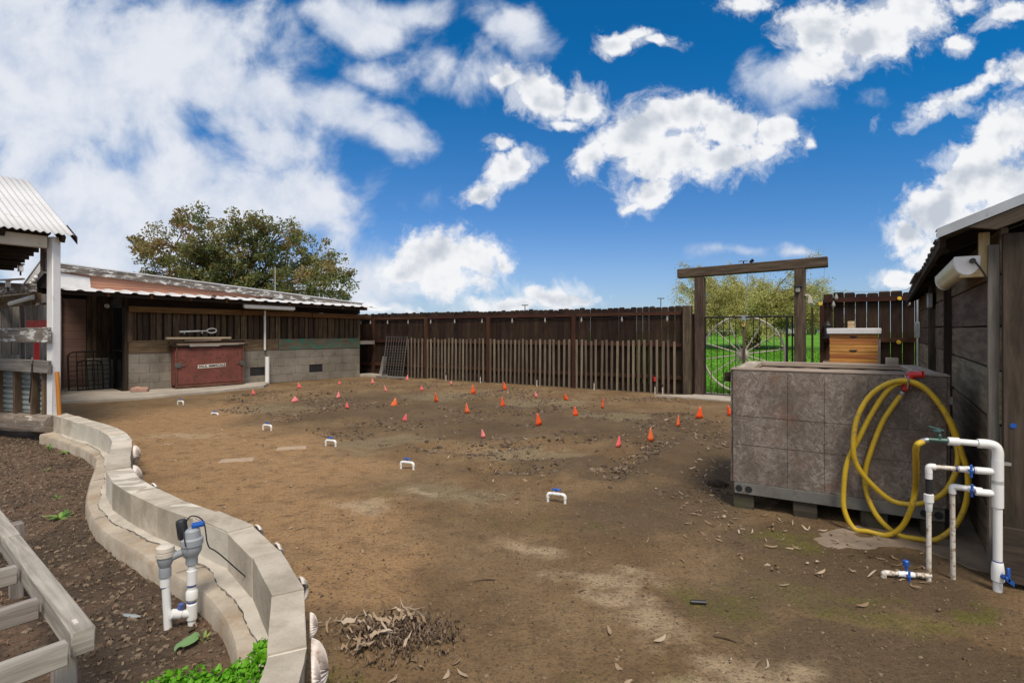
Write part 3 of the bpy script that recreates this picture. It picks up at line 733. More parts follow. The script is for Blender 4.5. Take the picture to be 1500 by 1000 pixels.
for k in range(14):
    a = 2*math.pi*(k+.35)/14; d_ = U*math.cos(a)+Z*math.sin(a); mb.tube([wc+d_*.1, wc+d_*(wr-.01)], [.017,.012], 7)
o = mb.build('spokes', 'wheel', wheel)
mb = MB(); mb.lathe(wc+NN*.08, -NN, [(.09,0),(.12,.02),(.12,.1),(.08,.12),(.06,.17),(.02,.18)], 18); mb.build('hub', 'wheel', wheel)
mb = MB(); mb.box(FL(tc,.06,1.68), (.07,.04,.10), U); mb.tube([FL(tc-.1,.055,1.66), FL(tc+.12,.055,1.66)], .010, 6); mb.build('latch', 'steel', ga)
mb = MB(); c = FL(tc,.08,1.52); mb.box(c, (.065,.03,.055), U); mb.tube([c+U*.02+Z*.025, c+U*.02+Z*.06, c+Z*.075, c-U*.02+Z*.06, c-U*.02+Z*.025], .006, 6)
o = mb.build('padlock', 'brass', bevel=.004); tag(o, 'small brass padlock hanging on the latch of the iron gate', 'padlock')
mb = MB(); tt = ft(1094.5); zz = 2.6; k = 0
while zz > 1.74:
    c = FL(tt,.0,zz); ax = U if k % 2 else NN; mb.tube([c+ax*(.008*math.cos(a))+Z*(.02*math.sin(a)) for a in [2*math.pi*q/10 for q in range(10)]], .0032, 5, closed=True); zz -= .031; k += 1
o = mb.build('hanging_chain', 'steel'); tag(o, 'thin steel chain hanging from the timber beam above the gate', 'chain')
so = thing('solar_light', pa.lerp(pb,.47)+Z*.1, 'small solar spotlight sitting on top of the gate beam', 'lamp')
c = pa.lerp(pb,.47)+Z*.10; mb = MB(); mb.box(c+Z*.065, (.18,.13,.018), U, None, (V((0,-.25,1)))); mb.build('panel', 'solar', so, bevel=.003)
mb = MB(); mb.tube([c, c+Z*.05], .014, 8); mb.build('stem', 'black', so); mb = MB(); mb.lathe(c+U*.12+Z*.02, U+Z*.8, [(.018,0),(.032,.03),(.035,.09),(.025,.09)], 12); mb.build('spot', 'black', so)
pl = thing('post_lantern', FL(trr,.1,2.2), 'small black solar lantern screwed to the right gate post', 'lantern')
c = FL(trr-.03,.13,2.19); mb = MB(); mb.box(c+Z*.09, (.15,.08,.03), U); mb.build('hood', 'black', pl, bevel=.004); mb = MB(); mb.box(c+Z*.025, (.08,.05,.09), U); mb.build('lens', 'bulb', pl, bevel=.006)
mb = MB(); c = FL(ft(1182),.1,2.08); mb.bar(c-U*.03+Z*.03, c+U*.05+Z*.03, .04,.03); mb.prism([c+U*.04+Z*.02, c+U*.07+Z*.02, c+U*.12-Z*.13, c+U*.02-Z*.13], -NN*.04); o = mb.build('wall_insulator', 'cream'); tag(o, 'cream plastic wire holder on the edge of the right gate post', 'wire holder')
mb = MB(); mb.tube([pb-U*.06+Z*-.1, FL(ft(1206),.03,2.0)], .0035, 5); o = mb.build('guy_wire', 'steel'); tag(o, 'thin wire dropping from the right beam end to the fence', 'wire')
mb = MB(); mb.tube([pa+U*.04-Z*.1, FL(ft(995),.03,1.95)], .0035, 5); o = mb.build('guy_wire', 'steel'); tag(o, 'thin wire dropping from the left beam end to the fence', 'wire')

# right fence section
rf = thing('board_fence', FL(3,.0), 'dark dog-eared board fence between the gate post and the plank shed', 'fence')
mb = MB(); mb.bar(FL(ft(1190),0,.0), FL(ft(1190),0,1.86), .20, .03, U); mb.build('low_plank', 'fence', rf)
mb = MB(); mb.bar(FL(ft(1204),.03,-.1), FL(ft(1204),.03,1.9), .07, .07, U); mb.build('post', 'fence_red', rf, bevel=.004)
mb = MB(); xs = [1213,1228.5,1244.5,1261,1277.5,1295,1312.5,1330,1348,1366]
for a, b in zip(xs, xs[1:]):
    ta, tb = ft(a-7.7), ft(b-8.3); dog(mb, FL((ta+tb)/2,-.01,.03), tb-ta, 2.10+random.uniform(-.02,.02), .018, U, NN)
mb.build('plank_panel', 'fence', rf)
for zc in (2.0, 1.24, .4):
    mb = MB(); mb.bar(FL(ft(1207),.035,zc), FL(ft(1362),.035,zc), .042, .085); mb.build('rail', 'fence_red', rf)
mb = MB(); mb.bar(FL(ft(1287),.06,0), FL(ft(1287),.06,1.25), .07,.05, U); mb.build('prop', 'grey_wood', rf)
for px, py, lab in ((1202,445,'yellow wire insulator on the red post beside the gate'),(1317,437,'yellow wire insulator on the upper rail of the short fence'),(1316,501,'yellow wire insulator on the middle rail behind the beehive')):
    p = FL(ft(px),.08); z_ = EYE+(HZ-py)/F*p.y; mb = MB(); mb.lathe(FL(ft(px),.06,z_), -NN, [(.035,0),(.035,.02),(.02,.025),(.02,.05),(.03,.055),(.03,.07)], 10); o = mb.build('wire_insulator', 'yellow'); tag(o, lab, 'insulator', 'yellow insulators on the short fence')
mb = MB(); pts = [FL(ft(1182),.09,2.09), FL(ft(1200),.09,2.12), FL(ft(1220),.09,2.17), FL(ft(1260),.09,2.14), FL(ft(1317),.09,2.13), FL(ft(1335),.09,2.2)]
sl2 = thing('string_light', FL(3,.1,2.1), 'short run of clear bulbs along the fence behind the beehive', 'string light'); mb.tube(catmull(pts,5), .005, 5); mb.build('cable', 'bulb', sl2)
for px, dz in ((1221,-.12),(1225,.02),(1330,-.12)):
    c = FL(ft(px),.1,2.10+dz); mb = MB(); mb.lathe(c, -Z, [(.014,0),(.016,.03),(.026,.05),(.034,.085),(.026,.115),(.008,.13)], 10); mb.build('bulb', 'bulb', sl2)
lm = thing('black_lantern', FL(ft(1213),.10,1.2), 'dark metal lantern hanging on the fence behind the hive', 'lantern')
c = FL(ft(1212.5),.14,1.26); mb = MB(); mb.tube([c+Z*.75, c+Z*.32], .006, 5); mb.lathe(c, Z, [(.09,0),(.09,.03),(.06,.04)], 10); mb.lathe(c+Z*.22, Z, [(.09,0),(.09,.03),(.04,.09),(.01,.12)], 10); mb.build('frame', 'iron', lm); mb = MB(); mb.lathe(c+Z*.03, Z, [(.055,0),(.06,.1),(.05,.19)], 10); mb.build('glass', 'window', lm)
eb = thing('electric_box', FL(ft(1341),.1,1.3), 'grey electric outlet box on a conduit at the far shed corner', 'electric box')
p = FL(ft(1342),.16); mb = MB(); mb.box(p+Z*(EYE+(HZ-483)/F*p.y), (.07,.06,.27), U); mb.build('cover', 'galv', eb, bevel=.006); mb = MB(); mb.tube([p, p+Z*2.0], .014, 8); mb.build('conduit', 'galv', eb)

# ------------------------------------------------------------------ bee hive
hb = P(1249.5, 527, 6.6); hc = V((hb.x, hb.y, 0))
hv = thing('beehive', hc, 'honey coloured wooden beehive with a white lid behind the plywood planter', 'beehive')
hx, hy = U, NN; w_, d_ = .50, .42; zt = EYE+(HZ-489)/F*6.4
zs = [zt-.17, zt-.34, zt-.58, zt-.82, zt-1.06]; hs_ = [.168,.168,.238,.238,.238]
for zb, hh in zip(zs, hs_):
    mb = MB()
    for k in range(4 if hh < .2 else 6):
        hk = hh/(4 if hh < .2 else 6); mb.box(hc+Z*(zb+hk*(k+.5)), (w_-(.006 if k % 2 else 0), d_-(0 if k % 2 else .006), hk-.0015), hx, hy)
    s_ = mb.build('super_box', 'hive', hv, bevel=.002)
    mb = MB(); mb.prism([hc-hy*(d_/2+.0015)+hx*a+Z*(zb+hh*.86+b) for a, b in ((-.045,.0),(.045,.0),(.03,-.016),(0,-.022),(-.03,-.016))], -hy*.002); mb.build('hand_hold', 'black', s_)
mb = MB(); mb.box(hc+Z*(zt-1.09)-hy*.03, (.56,.56,.05), hx, hy); mb.box(hc+Z*.14, (.5,.45,.25), hx, hy); mb.build('stand', 'grey_wood', hv)
mb = MB(); mb.box(hc+Z*(zt-.36)-hx*.04-hy*.02, (.56,.46,.022), hx, hy); mb.build('entrance_board', 'new_wood', hv)
mb = MB(); mb.box(hc+Z*(zt+.035), (.56,.48,.07), hx, hy); mb.build('lid', 'white', hv, bevel=.006)
mb = MB(); c = hc+Z*(zt+.07)-hx*.02; mb.box(c+Z*.022, (.075,.05,.042), hx, hy); mb.box(c+Z*.068, (.075,.05,.042), hx, hy); mb.box(c+Z*.045, (.06,.04,.01), hx, hy); o = mb.build('wooden_block', 'new_wood', bevel=.006); tag(o, 'small pale wooden block sitting on the white hive lid', 'wooden block')

# ------------------------------------------------------------------ OSB planter box on pallet
XL = V((1.763, 4.19, 0)); XD = V((.868,-.497,0)).normalized(); XB = V((.545,.838,0)).normalized(); XB = (XB-XD*XB.dot(XD)).normalized()
XW, XH, XDp = 1.33, 1.105, 1.19
def X(s, b, z): return XL+XD*s+XB*b+Z*z
bxs = thing('planter_box', X(.66,.6,0), 'tall planter box of weathered chipboard panels standing on a grey pallet', 'planter box')
th = .018
def panel(pa, du, dv, dn, w, h):
    mb = MB(); c = pa+du*w/2+dv*h/2+dn*th/2; vs2 = []; o = random.uniform(0, 20)
    pts = [pa, pa+du*w, pa+du*w+dv*h, pa+dv*h]; q = [p+dn*th for p in pts]; vs2 = pts+q
    f = lambda p: ((p-pa).dot(du)+o, (p-pa).dot(dv)+o+(p-pa).dot(dn))
    fs2 = [(3,2,1,0),(4,5,6,7)]+[(i,(i+1) % 4,4+(i+1) % 4,4+i) for i in range(4)]
    mb.add(vs2, fs2, [[f(vs2[k]) for k in g_] for g_ in fs2]); return mb
panel(X(0,0,.21), XD, Z, -XB, XW, XH-.21-.011).build('front_panel', 'osb', bxs, bevel=.003)
panel(X(0,XDp,.21), XD, Z, XB, XW, XH-.21-.011).build('back_panel', 'osb', bxs)
panel(X(0,0,.21), XB, Z, -XD, XDp, XH-.21-.011).build('side_panel', 'osb', bxs)
panel(X(XW,0,.21), XB, Z, XD, XDp, XH-.21-.011).build('side_panel', 'osb', bxs)
mb = MB()
for s_ in (.385,.625,.89): mb.box(X(s_,-.0188,.64), (.0017,.0016,.84), XD, XB, Z)
for z_, tl_ in ((.735,.0),(.51,.0)): mb.bar(X(.02,-.0188,z_), X(XW-.02,-.0188,z_-.012), .0016, .0018)
mb.build('marking_lines', 'barn_dark', bxs)
rw = .13; rz = XH-.0175
for a, b in (((.012,rw/2+.001),(XW-.012,rw/2+.001)),((.012,XDp-rw/2-.001),(XW-.012,XDp-rw/2-.001))):
    mb = MB(); mb.bar(X(a[0]-.01-.02,a[1]-.012,XH-.0042), X(b[0]+.03,b[1]-.012,XH-.0042), rw+.024, .0125) if a[1] < .5 else mb.bar(X(a[0]-.01,a[1],rz), X(b[0]+.01,b[1],rz), rw, .038); mb.build('rim_board', 'rim', bxs, bevel=.003)
for s_ in (rw/2+.001, XW-rw/2-.001):
    mb = MB(); mb.bar(X(s_,rw+.003,rz+.001), X(s_,XDp-rw-.003,rz+.001), rw, .038); mb.build('rim_board', 'rim', bxs, bevel=.004)
mb = MB(); mb.bar(X(-.075,.10,XH-.075), X(0.0-.019,.10,XH-.075), .085, .075); mb.build('batten_end', 'barn_dark', bxs, bevel=.004)
mb = MB(); mb.bar(X(XW-.17,XDp-.02,XH+.02), X(XW-.17,XDp+.06,XH+.02), .09, .08); mb.build('corner_block', 'rim', bxs, bevel=.004)
def sf(a, b): s_ = .1+a*(XW-.2); bq = .08+b*(XDp-.16); return X(s_, bq, XH-.048+.012*(vnoise(np.array(s_*14), np.array(bq*14), 2)-.5))
mb = MB(); mb.grid(sf, 40, 40); mb.build('soil_fill', 'boxsoil', bxs)
mb = MB(); mb.box(X(XW/2,-.004,.165), (XW-.02,.035,.088), XD, XB); mb.box(X(XW/2,XDp+.004,.165), (XW-.02,.035,.088), XD, XB)
mb.box(X(XW/2,XDp/2,.165), (XW-.03,XDp-.05,.05), XD, XB); skid = mb.build('pallet_skid', 'skid', bxs, bevel=.004)
for s_, z_ in ((.045,.163),(.115,.163),(1.21,.163),(1.285,.163)):
    mb = MB(); mb.lathe(X(s_,-.0215,z_), -XB, [(.026,0),(.026,.002)], 14); mb.build('bolt_hole', 'black', skid)
for s_, w_ in ((.075,.15),(.50,.16),(.93,.16),(1.26,.13)):
    for b_ in (.06, XDp/2, XDp-.06):
        mb = MB(); mb.box(X(s_,b_,.055), (w_,.12,.135), XD, XB); mb.build('pallet_block', 'block_wood', bxs, bevel=.006)
mb = MB(); mb.box(X(XW+.025,.05,.93), (.03,.02,.05), XD, XB); mb.build('bracket', 'steel', bxs)
mb = MB(); c = G(1050,712); mb.blob(V((c.x,c.y,.02)), .065, 2, .22, (1.2,.8,.7)); o = mb.build('soil_clod', 'clod1'); tag(o, 'large dark clod of soil by the near corner of the planter box', 'clod')

# ------------------------------------------------------------------ hose
OFF = .11
def HP(px, py, off=OFF):
    k = (px-750)/F; b = XL-XB*off; s_ = (k*b.y-b.x)/(XD.x-k*XD.y); p = b+XD*s_
    z = EYE+(HZ-py)/F*p.y
    return V((p.x, p.y, z))
hp = [(1358,651,.42),(1346,663,.38),(1341,687,.33),(1341,712,.30),(1335,743,.26),(1321,771,.2),(1300,789,.16),(1272,791,.15),(1251,775,.13),(1237,747,.11),(1236,715,.10),(1241,677,.09),(1258,642,.08),(1276,607,.08),(1300,572,.08),(1325,559,.085),(1353,568,.09),(1374,589,.09),(1391,617,.10),(1402,652,.10),(1402,684,.11),(1388,715,.11),(1367,731,.11),(1339,738,.11),(1307,733,.10),(1276,708,.10),(1255,680,.11),(1250,652,.12),(1255,614,.11),(1272,582,.10),(1297,563,.10),(1325,557,.12),(1352,566,.14),(1377,592,.15),(1396,625,.15),(1409,663,.15),(1418,698,.15),(1414,740,.15),(1398,771,.15),(1370,790,.15),(1342,792,.14),(1314,782,.11),(1286,757,.09),(1271,726,.06),(1267,694,.05),(1276,659,.05),(1293,617,.045),(1314,586,.045),(1321,577,.045)]
pts = [HP(a, b, c) for a, b, c in hp]
_md = V((-.925,.38,0)).normalized(); _te = V((2.615,2.83,EYE+(HZ-651)/F*2.83+.003))+_md*.305; pts[0] = _te+_md*.025-Z*.012; pts[1] = _te+_md*.055-Z*.045; pts[2] = pts[1].lerp(pts[3],.45)
for p in pts: p.z = max(p.z, .022)
hose = thing('garden_hose', HP(1325,558), 'yellow garden hose looped over a hook on the chipboard planter', 'hose')
hpts = catmull(pts, 7); mb = MB(); mb.tube(hpts, .0165, 12); mb.build('hose_loop', 'hose', hose)
e = pts[-1]; dd = (HP(1326,568,.05)-e).normalized()
mb = MB(); mb.lathe(e-dd*.01, dd, [(.018,0),(.021,.006),(.021,.03),(.015,.034)], 12); mb.build('coupling', 'steel', hose)
noz = MB(); a0 = HP(1325,571,.05); a1 = HP(1331,557,.06); a2 = HP(1336,549,.06); a3 = HP(1352,548,.08)
noz.tube([a0,a1,a2], [.024,.024,.026], 12); noz.tube([a2-XD*.01, a2.lerp(a3,.5), a3], [.026,.021,.021], 12); noz.tube([a2-XD*.03, a2+XD*.005], [.012,.022], 10); noz.tube([a3, a3+XD*.006],[.025,.025],12)
noz.build('spray_nozzle', 'red', hose)
mb = MB(); q = X(1.105,-.018,XH-.06); mb.tube([q+Z*.05, q-XB*.012+Z*.04, q-XB*.03-Z*.02, q-XB*.10-Z*.03, q-XB*.125+Z*.0, q-XB*.13+Z*.05], .006, 8); o = mb.build('hose_hook', 'steel'); tag(o, 'pale metal hook screwed to the planter, carrying the yellow hose', 'hook')

# ------------------------------------------------------------------ PVC manifold
mr = V((2.615, 2.83, 0)); md = V((-.925,.38,0)).normalized()
pm = thing('pipe_manifold', mr, 'white PVC water manifold with blue valves beside the plank shed', 'water pipes')
zc = lambda py, Y: EYE+(HZ-py)/F*Y
mz = [zc(651,2.83), zc(691,2.83), zc(723,2.83)]
MB.RS = .66; mb = MB(); mb.tube([mr-Z*.06, mr+Z*(mz[2]-.10)], .0305, 16); mb.tube([mr+Z*(mz[2]-.1), mr+Z*(mz[0]-.05)], .031, 16); mb.build('main_riser', 'pvc', pm)
mb = MB()
for zc_, hh in ((mz[1],.068),(mz[2],.075)):
    mb.lathe(mr+Z*(zc_-hh), Z, [(.034,0),(.039,.003),(.039,2*hh-.003),(.034,2*hh)], 18)
    mb.lathe(mr+md*.02+Z*zc_, md, [(.024,0),(.029,.01),(.029,.075),(.024,.078)], 14)
mb.build('tee_fitting', 'pvc', pm); mb = MB(); mb.tube(catmull([mr+Z*(mz[0]-.085), mr+Z*(mz[0]-.04), mr+md*.012+Z*(mz[0]-.01), mr+md*.045+Z*mz[0], mr+md*.085+Z*mz[0]], 4), .038, 16)
mb.build('elbow', 'pvc', pm); mb = MB(); mb.lathe(mr+Z*.055, Z, [(.034,0),(.042,.005),(.043,.06),(.037,.10),(.034,.105)], 16); mb.build('base_valve', 'pvc', pm)
mb = MB(); mb.tube([mr+md*.08+Z*mz[0], mr+md*.20+Z*(mz[0]+.003)], .026, 14); mb.lathe(mr+md*.165+Z*(mz[0]+.002), md, [(.03,0),(.035,.003),(.035,.05),(.03,.053)], 14); mb.build('tap_arm', 'pvc', pm)
tap = MB(); q = mr+md*.215+Z*(mz[0]+.003); tap.tube([q, q+md*.045, q+md*.10], [.022,.019,.017], 10); tap.lathe(q+md*.04, Z, [(.016,0),(.018,.03),(.012,.035),(.012,.05)], 10)
tap.tube([q+md*.04+Z*.05, q+md*.02+Z*.055, q+md*.09+Z*.075], .008, 7); tap.lathe(q+md*.05+Z*.05, V((-.3,-.2,1)), [(.03,0),(.035,.006),(.03,.012)], 9)
tapo = tap.build('hose_tap', 'verdigris', pm); mb = MB(); mb.lathe(q+md*.09, md-Z*.35, [(.02,0),(.022,.01),(.022,.03),(.018,.035)], 12); mb.build('coupling', 'steel', tapo)
# strap
mb = MB(); mb.lathe(mr+Z*(mz[0]-.085), Z, [(.033,0),(.035,.0),(.035,.012),(.033,.012)], 16); mb.bar(mr+Z*(mz[0]-.105)+V((.02,.02,0)), mr+Z*(mz[0]-.11)+V((.085,.02,0)), .016, .016); mb.build('pipe_strap', 'galv', pm)
def valve(parent, p, d, s=1.0, handle_up=Z):
    mb = MB(); mb.lathe(p-d*.045*s, d, [(.020*s,0),(.025*s,.004),(.025*s,.028*s),(.029*s,.032*s),(.029*s,.058*s),(.025*s,.062*s),(.025*s,.088*s),(.02*s,.09*s)], 12); vb_ = mb.build('valve_body', 'pvc', parent)
    sd = d.cross(handle_up).normalized(); f = -sd if sd.y > 0 else sd
    mb = MB(); mb.lathe(p+f*.016*s, f, [(.013*s,0),(.013*s,.016*s),(.017*s,.02*s),(.012*s,.026*s)], 10); mb.box(p+f*.034*s, (.012*s,.010*s,.072*s), d, f, handle_up); mb.build('valve_handle', 'blue', vb_, bevel=.003*s)
e1 = V((2.335, 2.945, 0)); e2 = V((2.472, 2.95, 0))
d1 = (e1-mr); l1 = d1.length; d1.normalize(); d2 = (e2-mr); l2 = d2.length; d2.normalize()
z1, z2 = mz[1]+.0, mz[2]+.005
mb = MB(); mb.tube([mr+md*.09+Z*z1, mr+d1*.16+Z*z1], .021, 12); mb.tube(catmull([e1-d1*.03+Z*z1, e1-d1*.008+Z*z1, e1+Z*(z1-.008), e1+Z*(z1-.035)],4), .027, 12); mb.lathe(e1+Z*(z1-.07), Z, [(.02,0),(.026,.002),(.026,.04)], 12)
mb.lathe(e1+Z*(z1-.25), Z, [(.022,0),(.024,.002),(.028,.05),(.028,.08),(.022,.082)], 12); mb.build('branch_pipe', 'pvc', pm)
mb = MB(); mb.tube([mr+d1*.15+Z*z1, e1-d1*.02+Z*z1], .019, 12); mb.tube([e1-Z*.05, e1+Z*(z1-.2)], .019, 12); mb.build('branch_pipe', 'pvc_dirty', pm)
mb = MB(); mb.tube([e1+Z*(z1-.17), e1+Z*(z1-.075)], .0235, 12); un = mb.build('rubber_sleeve', 'black', pm); mb = MB(); mb.lathe(e1+Z*(z1-.20), Z, [(.03,0),(.036,.003),(.036,.045),(.03,.048)], 12); mb.build('union_nut', 'pvc', un)
valve(pm, mr+d1*.125+Z*z1, d1); valve(pm, mr+d2*.105+Z*z2, d2)
mb = MB(); mb.tube([mr+md*.08+Z*z2, e2-d2*.02+Z*z2], .019, 12); mb.tube(catmull([e2-d2*.04+Z*z2, e2-d2*.01+Z*z2, e2+Z*(z2-.008), e2+Z*(z2-.04)],4), .026, 12); mb.build('branch_pipe', 'pvc', pm)
mb = MB(); mb.tube([e2+V((.02,.02,-.05)), e2+Z*(z2-.03)], .019, 12); mb.build('branch_pipe', 'pvc_dirty', pm)
mb = MB()
for p, d in ((mr+md*.1+Z*z1,d1),(mr+md*.1+Z*z2,d2),(mr+d1*.175+Z*z1,d1),(e2-d2*.042+Z*z2,d2)): mb.lathe(p, d, [(.0215,0),(.0255,.001),(.0255,.008),(.0215,.009)], 12)
mb.lathe(mr+Z*.158, Z, [(.0305,0),(.0325,.001),(.0325,.008),(.0305,.009)], 14); mb.build('primer_ring', 'purple', pm)
q = mr+Z*.095-V((0,.022,0)); mb = MB(); mb.lathe(q, V((.1,-1,0)), [(.018,0),(.02,.02),(.012,.03)], 10); mb.box(q+V((.012,-.035,-.015)), (.055,.012,.026), (.8,0,-.6)); mb.box(q+V((.004,-.035,.02)), (.016,.012,.075)); mb.build('valve_handle', 'blue', pm, bevel=.003)
lv = V((2.11, 2.985, .03)); le = V((e1.x, e1.y, .03)); dl = (lv-le).normalized()
low = thing('ground_valve', le.lerp(lv,.5), 'short white pipe with a blue valve lying on the soil below the manifold', 'water pipe')
mb = MB(); mb.tube([le+Z*.005, lv], .0165, 12); mb.tube(catmull([lv-dl*.05, lv-dl*.01, lv+Z*-.01, lv-Z*.04],4), .023, 12); mb.tube([le-dl*.01+Z*.005, le+dl*.04], .022, 12); mb.build('pipe', 'pvc_dirty', low)
valve(low, lv.lerp(le,.5), dl, .95, Z); 
mb = MB(); c = lv.lerp(le,.5)+Z*.02; mb.lathe(c, Z, [(.01,0),(.01,.025),(.022,.028),(.024,.055),(.018,.06)], 10); mb.build('valve_knob', 'blue', low)
MB.RS = 1.0

# ------------------------------------------------------------------ right plank shed
SC = V((2.69,2.90,0)); SD = V((.575,.818,0)).normalized(); SO = V((-SD.y,SD.x,0)); SU = V((SD.y,-SD.x,0))   # SO outward to yard
def S(s, o, z): return SC+SD*s+SO*o+Z*z
ss = lambda px, o=0: (lambda k, b: (k*b.y-b.x)/(SD.x-k*SD.y))((px-750)/F, SC+SO*o)
sh = thing('plank_shed', S(3,-1,0), 'old dark plank shed with a ragged metal roof edge', 'shed')
SL = 7.6
zb = [0.02,.30,.60,.86,1.16,1.44,1.70,2.0]
bays = [.03, ss(1393,0), ss(1368,0), 4.3, SL]
for bi, (a, b) in enumerate(zip(bays, bays[1:])):
    mbs = {'shed': MB(), 'shed_moss': MB()}
    zz = .0+random.uniform(0,.05)
    hs2 = [.30,.29,.28,.30,.25,.29,.30]
    for k, hh in enumerate(hs2):
        if zz > 1.95: break
        hh2 = min(hh, 1.98-zz); key = 'shed_moss' if (k in (3,) if bi == 0 else k in (2,3)) else 'shed'
        mbs[key].bar(S(a+.004,-.02+random.uniform(-.006,.006),zz+hh2/2), S(b-.004,-.02+random.uniform(-.006,.006),zz+hh2/2+random.uniform(-.008,.008)), .035, hh2-random.uniform(.008,.016)); zz += hh2
    mbs['shed'].build('plank_wall', 'shed_side', sh, bevel=.005)
    if mbs['shed_moss'].f: mbs['shed_moss'].build('mossy_plank', 'shed_moss', sh, bevel=.005)
for a in bays[1:4]:
    mb = MB(); mb.bar(S(a,.02,0), S(a,.02,1.96), .07, .05, SD); mb.build('wall_stud', 'shed', sh, bevel=.004)
mb = MB(); mb.box(S(SL/2,-.10,.98), (SL-.1,.06,1.9), SD, SO); mb.box(SC-SO*1.2+SD*.12+Z*.95, (2.2,.06,1.8), SU, SD); mb.build('inner_lining', 'barn_dark', sh)
mb = MB(); mb.bar(S(.055,.018,.08), S(.055,.018,1.885), .05, .04, SD); mb.build('corner_trim', 'trim_wood', sh, bevel=.004)
# front face planks (vertical)
mb = MB(); x = .01
while x < 2.4:
    w = random.uniform(.21,.27); zt_ = 1.93+.41*(x+w/2)
    mb.bar(SC+SU*(x+w/2)+SD*.02+Z*.03, SC+SU*(x+w/2)+SD*.02+Z*(zt_-.05), w-.008, .04, SU.cross(Z)); x += w
mb.build('front_planks', 'shed', sh, bevel=.005)
mb = MB(); mb.bar(SC+SU*.0-SD*.012+Z*.18, SC+SU*2.4-SD*.012+Z*.18, .025, .30); mb.build('skirt_plank', 'shed', sh, bevel=.005)
# roof: corrugated sheets, pitch .41 rising to SU, ragged eave
def roof(a, b):
    s_ = -.06+a*(SL+.1); eo = .26-.07*a+.012*math.sin(a*170)+.03*(1 if .28 < a < .5 else 0)-.02*(1 if a > .75 else 0)
    o_ = eo-b*2.8; z_ = 1.965-.06*a+(.26-o_)*.41+.010*math.sin(s_*2*math.pi/.076)-.02*math.sin(a*9)
    return S(s_, o_, z_)
mb = MB(); mb.grid(roof, 700, 6); mb.build('metal_roof', 'roof_dark', sh, solid=.004)
fl = lambda o_: S(-.075, o_, 1.985+(.26-o_)*.41)
mb = MB(); mb.prism([fl(.275), fl(-2.5), fl(-2.5)-Z*.05, fl(.275)-Z*.05], -SD*.004); mb.prism([fl(.275)+Z*.001, fl(-2.5)+Z*.001, fl(-2.5)+SD*.12+Z*.001, fl(.275)+SD*.12+Z*.001], Z*.004); mb.build('rake_flashing', 'galv', sh)
mb = MB(); mb.prism([fl(.14)-Z*.056, fl(-2.5)-Z*.056, fl(-2.5)-Z*.17, fl(.02)-Z*.13], SD*.04); mb.build('rake_board', 'shed', sh)
for k in range(9):
    mb = MB(); s_ = .35+k*.85; mb.bar(S(s_,.2,1.93-.004*k), S(s_,-2,1.93+.41*2.2-.004*k), .04, .07); mb.build('rafter', 'barn_dark', sh)
mb = MB(); mb.bar(S(.1,.235,1.925), S(SL-.2,.18,1.875), .03, .05); mb.build('eave_purlin', 'barn_dark', sh)
mb = MB(); p = S(ss(1362,.05),.05,0); z_ = EYE+(HZ-440)/F*p.y; mb.box(p+Z*z_, (.16,.05,.18), SD, SO); o = mb.build('junction_box', 'galv', bevel=.006); tag(o, 'grey junction box on the plank shed wall under the eave', 'junction box')
# strip light
na, nb = S(.10,.13,1.80), S(1.35,.13,1.80)
lt = thing('strip_light', na, 'long yellowed fluorescent strip light under the plank shed eave', 'strip light')
mb = MB(); prof = [(math.cos(a)*.055, math.sin(a)*.075) for a in [R(q) for q in range(-180,1,15)]]+[(.055,.03),(-.055,.03)]
mb.prism([na+SO*x+Z*y for x, y in prof], nb-na); mb.build('diffuser', 'diffuser', lt, angle=25)
for p, dd in ((na,-SD),(nb,SD)):
    mb = MB(); mb.prism([p+SO*x*1.06+Z*y*1.06 for x, y in prof], dd*.045); mb.build('end_cap', 'white', lt, bevel=.004, angle=25)
mb = MB(); mb.tube([na-SD*.04-SO*.02, na-SD*.09-SO*.02], .014, 8); q = na-SD*.06-SO*.03
mb.tube(catmull([q, q-SO*.05-Z*.1, S(.1,.015,1.55), S(.14,.012,1.35), S(.16,.01,1.1)],6), .005, 6); mb.build('power_cord', 'black', lt)
mb = MB(); mb.bar(S(.085,.055,1.71), S(.085,.055,1.96), .045, .045, SD); mb.bar(S(.085,.075,1.735), S(.085,.16,1.735), .05, .05); mb.build('bracket', 'new_wood', lt)
mb = MB()
for dx, dz in ((.055,.0),(.115,.004)):
    c = SC+SU*dx+Z*(.885+dz)-SD*.0012
    mb.lathe(c, -SD, [(.014,0),(.014,.002)], 12)
mb.build('paint_dab', 'blue', sh)

# ------------------------------------------------------------------ left barn
bn = thing('barn', BW(2.5,-1.5), 'long low barn with block base, batten wall and white metal eave', 'barn')
Lb = bs(527)
ez_ = lambda s_: 2.235-.13*(s_-bs(70,.6))/(bs(552,.6)-bs(70,.6))+.075
bh = .2225; mb = MB(); mm = MB(); vents = [bs(378), bs(471)]
mm.box(BW(Lb/2,-.115,.44), (Lb-.02,.17,.87), BD, BN)
for k in range(4):
    x = -.0 if k % 2 == 0 else -.2
    first = True
    while x < Lb-.01:
        x1 = min(Lb, x+.405); a = max(0, x)
        if not (k == 1 and any(a-.02 < v_ < x1+.02 for v_ in vents)):
            if x1-a > .05: mb.box(BW((a+x1)/2,-.1,bh*(k+.5)), (x1-a-.004,.2,bh-.004), BD, BN)
        else:
            v_ = MB(); v_.box(BW((a+x1)/2,-.025,bh*(k+.5)), (x1-a-.01,.01,bh-.01), BD, BN); v_.build('vent', 'black', bn)
        x = x1
mb.build('block_base', 'block', bn, bevel=.004); mm.build('mortar', 'block', bn)
sg = bs(408)
mb = MB(); mb.box(BW(sg/2,-.015,1.04), (sg-.01,.05,.295), BD, BN); mb.build('sill_board', 'barn_board', bn, bevel=.004)
